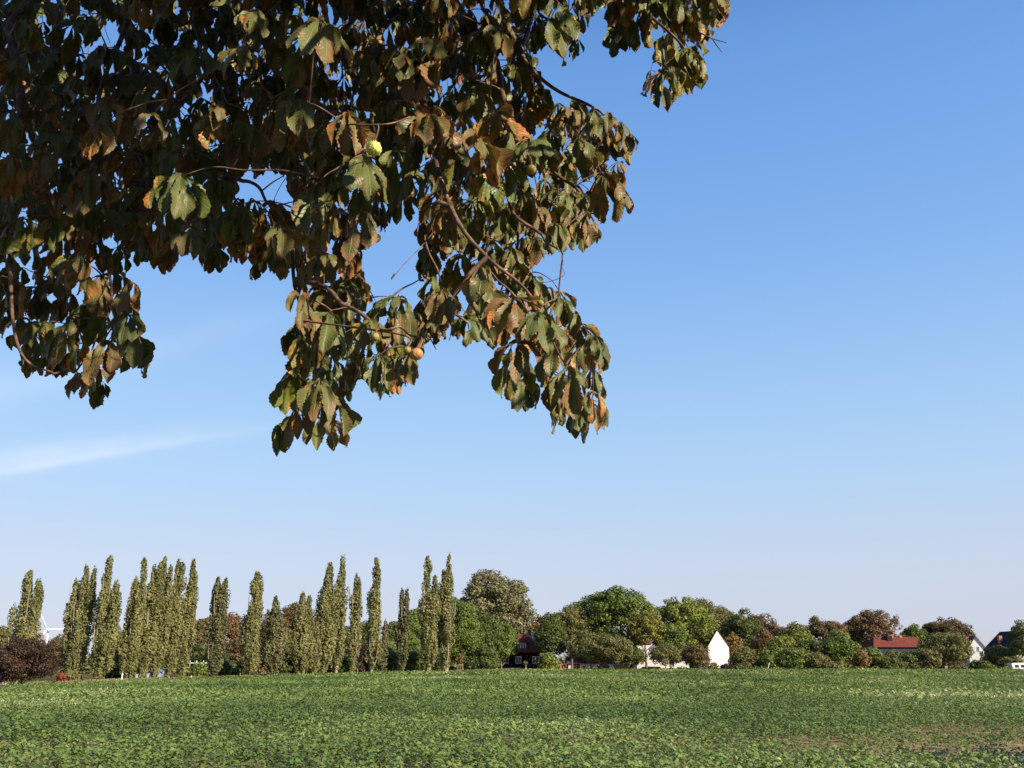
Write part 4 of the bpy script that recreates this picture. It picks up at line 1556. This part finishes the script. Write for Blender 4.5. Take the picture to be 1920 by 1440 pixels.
LIMB0 = np.array([-5.0, .4, 3.6])
BOUGHS = [  # (points in the air, start radius) the six boughs that hang into view
    ('left', [LIMB0, [-4.2, 1.6, 4.9], PX(10, -90, 3.6), PX(16, 60, 3.45), PX(30, 260, 3.4), PX(20, 470, 3.35), PX(48, 650, 3.3), PX(90, 700, 3.25)], .03),
    ('left_mid', [LIMB0, [-3.8, 1.8, 5.3], PX(250, -120, 4.0), PX(235, 40, 3.9), PX(195, 170, 3.8), PX(170, 400, 3.6), PX(210, 560, 3.5), PX(170, 680, 3.4)], .02),
    ('mid', [LIMB0, [-3.3, 1.5, 5.5], PX(620, -120, 3.7), PX(560, 150, 3.6), PX(548, 380, 3.4), PX(556, 520, 3.2), PX(600, 640, 3.1), PX(575, 790, 3.0)], .018),
    ('centre', [LIMB0, [-3.0, 1.2, 5.6], PX(760, -110, 3.9), PX(800, 180, 3.6), PX(834, 362, 2.85), PX(905, 485, 2.75), PX(1010, 560, 2.75), PX(1066, 690, 2.75)], .013),
    ('centre_right', [LIMB0, [-2.6, 1.4, 5.8], PX(900, -120, 3.6), PX(990, 120, 3.5), PX(1100, 190, 3.4), PX(1160, 260, 3.3)], .02),
    ('right', [LIMB0, [-2.2, 1.6, 6.0], PX(1050, -160, 3.7), PX(1180, -20, 3.6), PX(1260, 70, 3.5), PX(1300, 130, 3.4)], .02),
    ('inner', [LIMB0, [-3.4, 2.2, 5.4], PX(420, -120, 4.3), PX(400, 120, 4.2), PX(430, 330, 4.0), PX(500, 420, 3.9)], .02),
]
SUBB = [  # side branches: parent index, points
    (0, [PX(30, 260, 3.4), PX(110, 420, 3.8), PX(200, 560, 3.5), PX(262, 640, 3.4)], .012),
    (6, [PX(430, 330, 4.0), PX(350, 420, 3.7), PX(320, 480, 3.6)], .010),
    (6, [PX(400, 120, 4.2), PX(300, 220, 4.1), PX(200, 300, 3.9)], .010),
    (6, [PX(430, 330, 4.0), PX(470, 345, 3.9), PX(520, 400, 3.8), PX(500, 480, 3.8)], .010),
    (2, [PX(556, 520, 3.2), PX(640, 560, 3.1), PX(700, 610, 2.9), PX(765, 620, 2.85), PX(800, 640, 2.8)], .009),
    (2, [PX(548, 380, 3.4), PX(640, 400, 3.0), PX(690, 470, 3.0)], .010),
    (3, [PX(905, 485, 2.75), PX(850, 560, 2.8), PX(880, 620, 2.8)], .007),
    (3, [PX(1010, 560, 2.75), PX(980, 640, 2.8), PX(985, 700, 2.8)], .006),
    (3, [PX(834, 370, 2.8), PX(800, 430, 2.9), PX(820, 520, 2.9)], .007),
    (4, [PX(900, 0, 3.55), PX(960, 220, 3.4), PX(1060, 340, 3.3), PX(1130, 410, 3.2)], .014),
    (4, [PX(960, 220, 3.4), PX(950, 360, 3.2), PX(1020, 450, 3.1), PX(1060, 480, 3.0)], .010),
    (4, [PX(900, -60, 3.6), PX(1000, 10, 3.5), PX(1060, 60, 3.4)], .010),
    (5, [PX(1180, -20, 3.6), PX(1150, 40, 3.5), PX(1160, 80, 3.5)], .008),
    (5, [PX(1180, -20, 3.6), PX(1310, 0, 3.5), PX(1360, 40, 3.4)], .008),
    (2, [PX(560, 150, 3.2), PX(640, 230, 2.8), PX(700, 300, 2.6)], .010),
    (2, [PX(620, -100, 3.3), PX(480, 40, 2.9), PX(450, 120, 2.7)], .010),
    (1, [PX(235, 40, 3.9), PX(330, 160, 3.8), PX(290, 250, 3.5)], .007),
]
nodes, nown = [], []
bpaths = {i: [] for i in range(len(BOUGHS))}
wobr = np.random.default_rng(12)


def wob(P, amp):
    k = np.linspace(0, 1, len(P))[:, None]
    f = wobr.uniform(8, 26, (1, 3))
    return P + amp * np.sin(k * f + wobr.uniform(0, 6, (1, 3))) * np.minimum(1, k * 6)


for i, (nm, pts, r0) in enumerate(BOUGHS):
    P = wob(smooth_path(pts, 9), .018)
    tt = np.linspace(0, 1, len(P))
    Rr = r0 * (1 - tt) ** 1.5 + .0035 + .004 * (1 - tt)
    bpaths[i].append((P, Rr))
    nodes += [q for q in P[9:]]
    nown += [i] * (len(P) - 9)
for i, pts, r0 in SUBB:
    P = wob(smooth_path(pts, 9), .012)
    # start exactly on the parent
    own = np.array([nodes[j] for j in range(len(nodes))])
    j = int(np.argmin(((own - P[0]) ** 2).sum(1)))
    P[0] = own[j]
    P[1] = (P[0] + P[2]) / 2
    tt = np.linspace(0, 1, len(P))
    bpaths[i].append((P, r0 * (1 - tt) ** 1.1 + .0025))
    nodes += [q for q in P]
    nown += [i] * len(P)

# --- fill the hanging mass with compound leaves
CELL = 8
gw, gh = (1400 + 160) // CELL + 1, (900 + 160) // CELL + 1
cx_, cy_ = np.meshgrid(np.arange(gw) * CELL - 160 + 4, np.arange(gh) * CELL - 160 + 4)
cells = np.stack([cx_.ravel(), cy_.ravel()], -1)
target = inside(cells)
cover = np.zeros(len(cells), int)
leaves = []        # (VV, UU, TT, SS, shape, hub)
lr = np.random.default_rng(21)


def mark(Q):
    i = ((Q[:, 0] + 160) // CELL).astype(int)
    j = ((Q[:, 1] + 160) // CELL).astype(int)
    k = (i >= 0) & (i < gw) & (j >= 0) & (j < gh)
    return np.unique(j[k] * gw + i[k])


def try_leaf(hub, az, size, need, fine=True, force=False, pitch=None, sub=True):
    st = lr.bit_generator.state
    VV, UU, TT, SS_, sh = compound(hub, az, size, lr, fine, pitch)
    if not VV:
        return False
    Q = proj(np.vstack(VV)[:: (3 if fine else 1)])
    if not force and inside(Q).mean() < need:
        return False
    leaves.append((VV, UU, TT, SS_, sh, hub))
    c = mark(Q)
    cover[c] += 1
    return True


# big leaves that stand out in front: pixel of the stalk end, distance, heading, size
for px, py, Y, az, s, pt in [
    (600, 40, 2.42, -72, .22, -.9), (340, 330, 2.6, -75, .22, -.8), (190, 235, 2.75, -110, .19, -.5), (285, 215, 2.8, -60, .17, -.5),
    (650, 215, 2.5, -80, .19, -.5), (560, 190, 2.6, -100, .18, -.7), (680, 300, 2.5, -55, .2, -.6), (480, 20, 2.7, -80, .18, -.7),
    (590, 350, 2.62, -85, .2, -.9), (905, 500, 2.6, -130, .17, -.5), (960, 560, 2.65, -95, .19, -.8), (1010, 585, 2.62, -60, .17, -.7),
    (1065, 690, 2.62, -80, .185, -1.2), (1050, 560, 2.66, -20, .14, -.2), (1115, 630, 2.66, -35, .13, -.4), (970, 640, 2.72, -110, .17, -.9),
    (600, 715, 2.72, -85, .16, -.9), (625, 745, 2.75, -60, .15, -.8), (712, 665, 2.7, -85, .14, -1.0), (765, 665, 2.7, -70, .12, -1.0),
    (830, 545, 2.7, -90, .15, -1.0), (745, 560, 2.75, -120, .13, .1), (1110, 205, 3.0, -70, .17, -.7), (1140, 215, 3.05, -40, .16, -.6),
    (1160, 350, 3.1, -30, .13, -.3), (1060, 20, 3.0, -75, .18, -.9), (1250, -10, 3.1, -80, .19, -.9), (1290, 95, 3.15, -75, .17, -.9),
    (1330, -20, 3.1, -50, .17, -.6), (1100, 400, 3.0, -70, .15, -.7), (1040, 420, 2.9, -100, .15, -.8), (850, 250, 2.9, -90, .18, -.7),
    (450, 90, 2.7, -100, .17, -.8), (240, 590, 3.2, -70, .16, -.8), (820, -10, 2.9, -90, .18, -.8), (560, 770, 2.8, -130, .14, -.8),
    (535, 765, 2.85, -150, .15, -.9), (200, 640, 3.2, -95, .2, -.9), (150, 700, 3.3, -120, .12, -.8)]:
    hub = at(px, py, Y)
    for q in range(14):
        if try_leaf(hub + lr.normal(size=3) * .006 * q, R(az + lr.normal() * (4 + 3 * q)), s * (1 - .03 * q), .86 - .012 * q, pitch=pt):
            break

want = target
for it in range(9000):
    need = want & (cover < 1)
    if it > 5200:
        break
    idx = np.flatnonzero(need)
    if len(idx) < want.sum() * .17:
        break
    c = cells[idx[lr.integers(len(idx))]]
    px, py = c[0] + lr.normal() * 18, c[1] - lr.uniform(0, 70)
    Y = lr.choice([lr.uniform(2.8, 3.3), lr.uniform(3.1, 3.9), lr.uniform(3.7, 4.6)], p=[.35, .4, .25])
    if px < 500:
        Y += .25
    az = R(lr.uniform(0, 360)) if lr.random() < .8 else R(-75 + lr.normal() * 50)
    small = it > 2200
    try_leaf(at(px, py, Y), az, lr.uniform(.16, .235) * (.62 if small else 1), .93 if it < 3500 else .9)
kk_ = 0
n_front = len(leaves)
# a second, shaded layer further in closes most of what is left
for it in range(4000):
    idx = np.flatnonzero(want & (cover < 1))
    if len(idx) < want.sum() * .03:
        break
    c = cells[idx[lr.integers(len(idx))]]
    if it > 1500 and (c[0] < 560 or c[1] < 430):
        continue
    try_leaf(at(c[0] + lr.normal() * 12, c[1] - lr.uniform(0, 55), lr.uniform(3.9, 5.2)), R(lr.uniform(0, 360)), lr.uniform(.15, .23) * (1 if it < 2000 else .7), .93 if it < 2500 else .9)
# extra depth behind so the mass is thick
deep = target & (cells[:, 1] < 470)
di = np.flatnonzero(deep)
for it in range(1300):
    c = cells[di[lr.integers(len(di))]]
    if c[0] > 760 and lr.random() < .35:
        continue
    try_leaf(at(c[0], c[1] - 40, lr.uniform(4.2, 6.5)), R(lr.uniform(0, 360)), lr.uniform(.15, .2), .96, fine=False)
print('leaves', n_front, len(leaves), 'uncovered', int((target & (cover < 1)).sum()), int(target.sum()))

# twigs: every leaf stalk is joined to the nearest point of the branch network
hubs = np.array([l_[5] for l_ in leaves])
nodes_a = np.array(nodes)
own = np.array(nown)
done = np.zeros(len(hubs), bool)
dist = np.sqrt(((hubs[:, None, :] - nodes_a[None, :, :]) ** 2).sum(-1))
best, arg = dist.min(1), dist.argmin(1)
leaf_own = np.zeros(len(hubs), int)
tw = {i: [] for i in range(len(BOUGHS))}
NN, OO = list(nodes_a), list(own)
for _ in range(len(hubs)):
    cand = np.where(done, 1e9, best)
    i = int(cand.argmin())
    done[i] = True
    a = NN[arg[i]]
    h = hubs[i]
    o_ = OO[arg[i]]
    leaf_own[i] = o_
    ln = np.linalg.norm(h - a)
    if ln > .9 and i >= 39:
        a = h + (a - h) * (.9 / ln)
    mid = (a + h) / 2 + np.array([0, 0, .08 * min(ln, .5)]) + lr.normal(size=3) * .03 * min(ln, .4)
    q1 = a * .7 + mid * .3
    P = smooth_path([a, (a + mid) / 2 + np.array([0, 0, .03 * ln]), mid, (mid + h) / 2 + np.array([0, 0, .05 * ln]), h], 3)
    k = np.linspace(0, 1, len(P))
    tw[o_].append((P, .0026 * (1 - k) + .0015))
    # this twig becomes part of the network
    for q in (P[len(P) // 2], P[-3]):
        NN.append(q)
        OO.append(o_)
        dd = np.sqrt(((hubs - q) ** 2).sum(1))
        better = dd < best
        best[better] = dd[better]
        arg[better] = len(NN) - 1

FG = {}


def leaf_mesh(name, group, parent):
    VVs, UVs, Ts, Ss, Fs = [], [], [], [], []
    off = 0
    for VV, UU, TT, SS_, sh, hub in group:
        if sh not in FG:
            FG[sh] = grid_faces(*sh)
        for V, U_, T_, S_ in zip(VV, UU, TT, SS_):
            VVs.append(V)
            UVs.append(U_)
            Ts.append(T_)
            Ss.append(S_)
            Fs.append(FG[sh] + off)
            off += len(V)
    V = local(np.vstack(VVs))
    return mesh_np(name, V, np.vstack(Fs), LEAFM, parent, uv=np.vstack(UVs), attrs={'tint': np.concatenate(Ts), 'seed': np.concatenate(Ss)}, smooth=True)


bough_obj = []
for i, (nm, pts, r0) in enumerate(BOUGHS):
    bo = tubes_mesh('bough', [(local(P), Rr) for P, Rr in bpaths[i]], TWIGM, tree_o, 8)
    bough_obj.append(bo)
    if tw[i]:
        tag(tubes_mesh('twigs', [(local(P), Rr) for P, Rr in tw[i]], TWIGM, bo, 5), kind='stuff')
    g = [l_ for l_, o_ in zip(leaves, leaf_own) if o_ == i]
    if g:
        leaf_mesh('foliage', g, bo)

# trunk and limbs
tubes_mesh('trunk', [(local(smooth_path([[-5.4, .2, -.3], [-5.38, .22, .4], [-5.3, .25, 1.6], [-5.15, .3, 2.8], LIMB0, [-4.7, .2, 5.2], [-4.4, -.3, 7.2], [-4.2, -.5, 9.5]], 5)), np.interp(np.arange(36), [0, 3, 8, 20, 35], [.46, .36, .31, .24, .05])),
                     (local(smooth_path([LIMB0, [-3.6, -.9, 4.9], [-2.0, -2.2, 6.0], [-.3, -3.2, 7.0]], 6)), np.linspace(.16, .03, 19)),
                     (local(smooth_path([[-5.15, .3, 2.9], [-6.4, -.4, 4.2], [-8, -1.2, 5.6]], 6)), np.linspace(.15, .03, 13)),
                     (local(smooth_path([LIMB0, [-3.6, .6, 5.3], [-1.8, .4, 6.4], [-.2, .2, 7.2]], 6)), np.linspace(.15, .03, 19)),
                     (local(smooth_path([[-4.7, .2, 5.2], [-4.6, 2.2, 6.4], [-4.4, 4.2, 7.4]], 6)), np.linspace(.12, .03, 13))], BARK, tree_o, 12)

LIMBS = [smooth_path([LIMB0, [-4.7, .2, 5.2], [-4.4, -.3, 7.2], [-4.2, -.5, 9.0]], 5), smooth_path([LIMB0, [-3.6, -.9, 4.9], [-2.0, -2.2, 6.0], [-.3, -3.2, 7.0]], 6),
         smooth_path([[-5.15, .3, 2.9], [-6.4, -.4, 4.2], [-8, -1.2, 5.6]], 6), smooth_path([LIMB0, [-3.6, .6, 5.3], [-1.8, .4, 6.4], [-.2, .2, 7.2]], 6),
         smooth_path([[-4.7, .2, 5.2], [-4.6, 2.2, 6.4], [-4.4, 4.2, 7.4]], 6)]
# the rest of the crown, unseen over and behind the camera, spread low to shade the boughs
cr_ = np.random.default_rng(33)
cl = []
while len(cl) < 260:
    q = cr_.uniform([-11, -9, 2.3], [6.5, 5.0, 9.5])
    e = ((q[0] + 2.4) / 8.2) ** 2 + ((q[1] + 2.2) / 7.0) ** 2 + ((q[2] - 5.6) / 3.6) ** 2
    if e < 1 and e > .08 and np.linalg.norm(q - np.array([0, 0, EYE])) > 1.8:
        cl.append(q)
# gaps cut through the unseen crown to let sun onto chosen places: photo pixel, distance, gap radius
GAPS = [(at(px, py, Y), g) for px, py, Y, g in [(p1, p2, p3, p4 * (1.3 if p1 < 900 and p2 < 600 else 2.1)) for p1, p2, p3, p4 in [
    (700, 279, 2.34, .22), (610, 90, 2.42, .24), (590, 260, 2.6, .26), (345, 400, 2.6, .16), (220, 290, 2.75, .20), (610, 760, 2.7, .26), (740, 620, 2.7, .24),
    (1080, 740, 2.7, .36), (1060, 600, 2.65, .34), (950, 540, 2.65, .30), (1280, 120, 3.2, .45), (1140, 300, 3.1, .42), (1110, 420, 3.1, .34), (1040, 40, 3.0, .28),
    (470, 60, 2.7, .24), (840, 60, 2.9, .2), (870, 430, 2.75, .28), (620, 390, 2.6, .18), (560, 240, 2.6, .16), (980, 700, 2.7, .22), (500, 160, 2.7, .12), (1340, 20, 3.2, .3)]]]
cl = np.array(cl)
# unseen clusters added in the sun's path to shade the left and inner parts
cl2 = []
while len(cl2) < 230:
    if cr_.random() < .35:
        tg = at(cr_.uniform(550, 1000), cr_.uniform(-100, 420), cr_.uniform(3, 4.2))
    else:
        tg = at(cr_.uniform(-120, 520), cr_.uniform(-150, 760), cr_.uniform(3, 4.6))
    q = tg + SUND * cr_.uniform(1.0, 7.5)
    e = ((q[0] + 2.0) / 7.6) ** 2 + ((q[1] + 2.0) / 7.2) ** 2 + ((q[2] - 5.6) / 3.4) ** 2
    pq = proj(q[None, :])[0]
    seen = q[1] > .05 and -150 < pq[0] < 2070 and -120 < pq[1] < 1500
    if e < 1 and not seen:
        cl2.append(q)
cl2 = np.array(cl2)
# branches that carry the leaf clusters of the crown, each joined to the nearest wood
net = np.vstack(LIMBS)
allc = np.vstack([cl, cl2])
left_ = list(range(len(allc)))
bp = []
while left_:
    D2 = ((allc[left_][:, None, :] - net[None, :, :]) ** 2).sum(-1)
    k = int(D2.min(1).argmin())
    a = net[int(D2[k].argmin())]
    h = allc[left_[k]]
    ln = np.linalg.norm(h - a)
    P = smooth_path([a, (a + h) / 2 + np.array([0, 0, .12 * ln]), h], 4)
    Q = proj(P)
    if not ((P[:, 1] > .05) & (Q[:, 0] > -20) & (Q[:, 0] < 1940) & (Q[:, 1] > -10) & (Q[:, 1] < 1460)).any():
        bp.append((P, np.linspace(.022, .009, len(P))))
        net = np.vstack([net, P[1:]])
    left_.pop(k)
tag(tubes_mesh('branches', [(local(P), Rr) for P, Rr in bp], BARK, tree_o, 6), kind='stuff')
wood = np.vstack([P for P, _ in bp] + LIMBS)
CV = []
while len(CV) < 60:
    v_ = compound(np.zeros(3), cr_.uniform(0, 6.28), cr_.uniform(.20, .26), cr_, False)
    CV.append((np.vstack(v_[0]), *v_[1:]))
crown = []
tries = 0
while len(crown) < NCROWN and tries < 40000:
    tries += 1
    if tries % 5 < 3:
        q = cl2[cr_.integers(len(cl2))] + cr_.normal(size=3) * .36
    else:
        q = cl[cr_.integers(len(cl))] + cr_.normal(size=3) * .40
    if q[2] < 2.2 or np.linalg.norm(q - np.array([0, 0, EYE])) < 1.3:
        continue
    if any(np.linalg.norm(np.cross(q - g0, SUND)) < gr and (q - g0) @ SUND > 0 for g0, gr in GAPS):
        continue
    if ((wood - q) ** 2).sum(1).min() > .16:
        continue
    k = int(cr_.integers(len(CV)))
    VV, UU, TT, SS_, sh = CV[k]
    a_ = cr_.uniform(0, 6.28)
    Rm = np.array([[math.cos(a_), math.sin(a_), 0], [-math.sin(a_), math.cos(a_), 0], [0, 0, 1]])
    A = VV @ Rm + q
    Q = proj(A)
    vis = (A[:, 1] > .05) & (Q[:, 0] > -40) & (Q[:, 0] < 1960) & (Q[:, 1] > -25) & (Q[:, 1] < 1500)
    if vis.any():
        continue
    crown.append(([A[i:i + 15] for i in range(0, len(A), 15)], UU, TT, SS_, sh, q))
print('crown', len(crown), tries)
leaf_mesh('crown', crown, tree_o)  # out of view, partly placed and thinned to shape the light


# husks
def husk(px, py, Y, rpx, mat, spiky, stem_from, parent, label=None, seed=0):
    c = at(px, py, Y)
    rad = rpx * Y / FPX * 1.02
    r = np.random.default_rng(seed + 900)
    import bmesh
    bm = bmesh.new()
    bmesh.ops.create_icosphere(bm, subdivisions=4, radius=rad * .9)
    for v in bm.verts:
        n_ = v.co.normalized()
        k = 1 + .05 * math.sin(n_.x * 9 + px) * math.sin(n_.y * 8) + .03 * math.sin(n_.z * 17 + n_.x * 13)
        k *= 1 - .06 * (abs(n_.z) ** 3)
        v.co = n_ * rad * .9 * k
    if spiky:
        for i in range(110):
            z = 1 - 2 * (i + .5) / 110
            th = i * 2.39996 + r.normal() * .12
            q = math.sqrt(max(0, 1 - z * z))
            n_ = Vector((q * math.cos(th), q * math.sin(th), z))
            a = n_.orthogonal().normalized() * rad * .12
            b_ = n_.cross(a)
            base = [bm.verts.new(n_ * rad * .84 + a * math.cos(t_) + b_ * math.sin(t_)) for t_ in (0, 2.1, 4.2)]
            tip = bm.verts.new(n_ * rad * r.uniform(.98, 1.16) + a * r.normal() * .9 + b_ * r.normal() * .9)
            for j in range(3):
                bm.faces.new((base[j], base[(j + 1) % 3], tip))
    me = bpy.data.meshes.new('chestnut_husk')
    bm.to_mesh(me)
    bm.free()
    me.materials.append(mat)
    for p_ in me.polygons:
        p_.use_smooth = not spiky or len(me.polygons) > 3
    o = bpy.data.objects.new('chestnut_husk', me)
    COL.objects.link(o)
    o.parent = parent
    o.location = local(c)
    if label:
        o['label'] = label
    if stem_from is not None:
        s0 = at(*stem_from) - c
        top = np.array([0, 0, rad * .85])
        P = smooth_path([s0, s0 * .6 + top * .4 + np.array([rad * .25, 0, rad * .3]), top], 6)
        tubes_mesh('stalk', [(P, np.linspace(.0022, .0032, len(P)))], TWIGM, o, 7)
    return o


HUSKY = mottled('yellow_green_husk', [(.46, .50, .09), (.62, .64, .16), (.70, .70, .25)], 60, .6, .3)
HUSKD = mottled('dull_husk', [(.16, .14, .04), (.30, .27, .08), (.34, .20, .08)], 70, .7, .4)
HUSKO = mottled('orange_brown_husk', [(.30, .11, .035), (.44, .20, .07), (.52, .30, .13)], 40, .6, .3)
husk(701, 279, 2.34, 17, HUSKY, True, (708, 232, 2.34), bough_obj[2], 'bright yellow green spiky husk in full sun', 1)
husk(781, 664, 2.62, 14, HUSKO, False, (790, 632, 2.66), bough_obj[2], 'round orange brown husk without spikes', 2)
husk(764, 657, 2.64, 8, HUSKD, True, (772, 636, 2.66), bough_obj[2], None, 3)
husk(703, 632, 2.66, 9, HUSKD, True, (710, 608, 2.7), bough_obj[2], None, 4)
husk(1013, 568, 2.6, 7, HUSKD, True, (1014, 545, 2.62), bough_obj[3], None, 7)
husk(996, 318, 2.85, 11, HUSKD, True, (992, 296, 2.9), bough_obj[4], None, 8)
# fruit stalks: the long one above the bright husk, and bare stalks in the sky
tubes_mesh('fruit_stalk', [(local(smooth_path([at(655, 233, 2.35), at(700, 234, 2.34), at(735, 231, 2.35), at(768, 219, 2.4)], 6)), np.linspace(.0032, .0018, 19))], TWIGM, bough_obj[2], 6)
tubes_mesh('fruit_stalk', [(local(smooth_path([at(812, 436, 2.9), at(790, 462, 2.85), at(757, 496, 2.82), at(737, 520, 2.8)], 6)), np.linspace(.0019, .0014, 19)),
                           (local([at(740, 514, 2.8), at(734, 523, 2.8)]), np.array([.004, .003]))], TWIGM, bough_obj[3], 6)
tubes_mesh('fruit_stalk', [(local(smooth_path([at(1000, 530, 2.7), at(1030, 528, 2.7), at(1058, 515, 2.7), at(1050, 496, 2.7)], 6)), np.linspace(.0016, .0008, 19))], TWIGM, bough_obj[3], 5)
tubes_mesh('fruit_stalk', [(local(smooth_path([at(1310, 60, 3.3), at(1335, 72, 3.3), at(1362, 80, 3.3)], 6)), np.linspace(.004, .0018, 13)),
                           (local(smooth_path([at(1335, 72, 3.3), at(1346, 88, 3.3), at(1354, 98, 3.3)], 6)), np.linspace(.003, .0015, 13))], TWIGM, bough_obj[5], 6)
tubes_mesh('fruit_stalk', [(local(smooth_path([at(790, 632, 2.66), at(785, 655, 2.66), at(800, 628, 2.7), at(818, 655, 2.68)], 6)), np.linspace(.003, .0018, 19)),
                           (local(smooth_path([at(560, 600, 2.9), at(740, 625, 2.75), at(775, 640, 2.68)], 6)), np.linspace(.004, .002, 13))], TWIGM, bough_obj[2], 6)
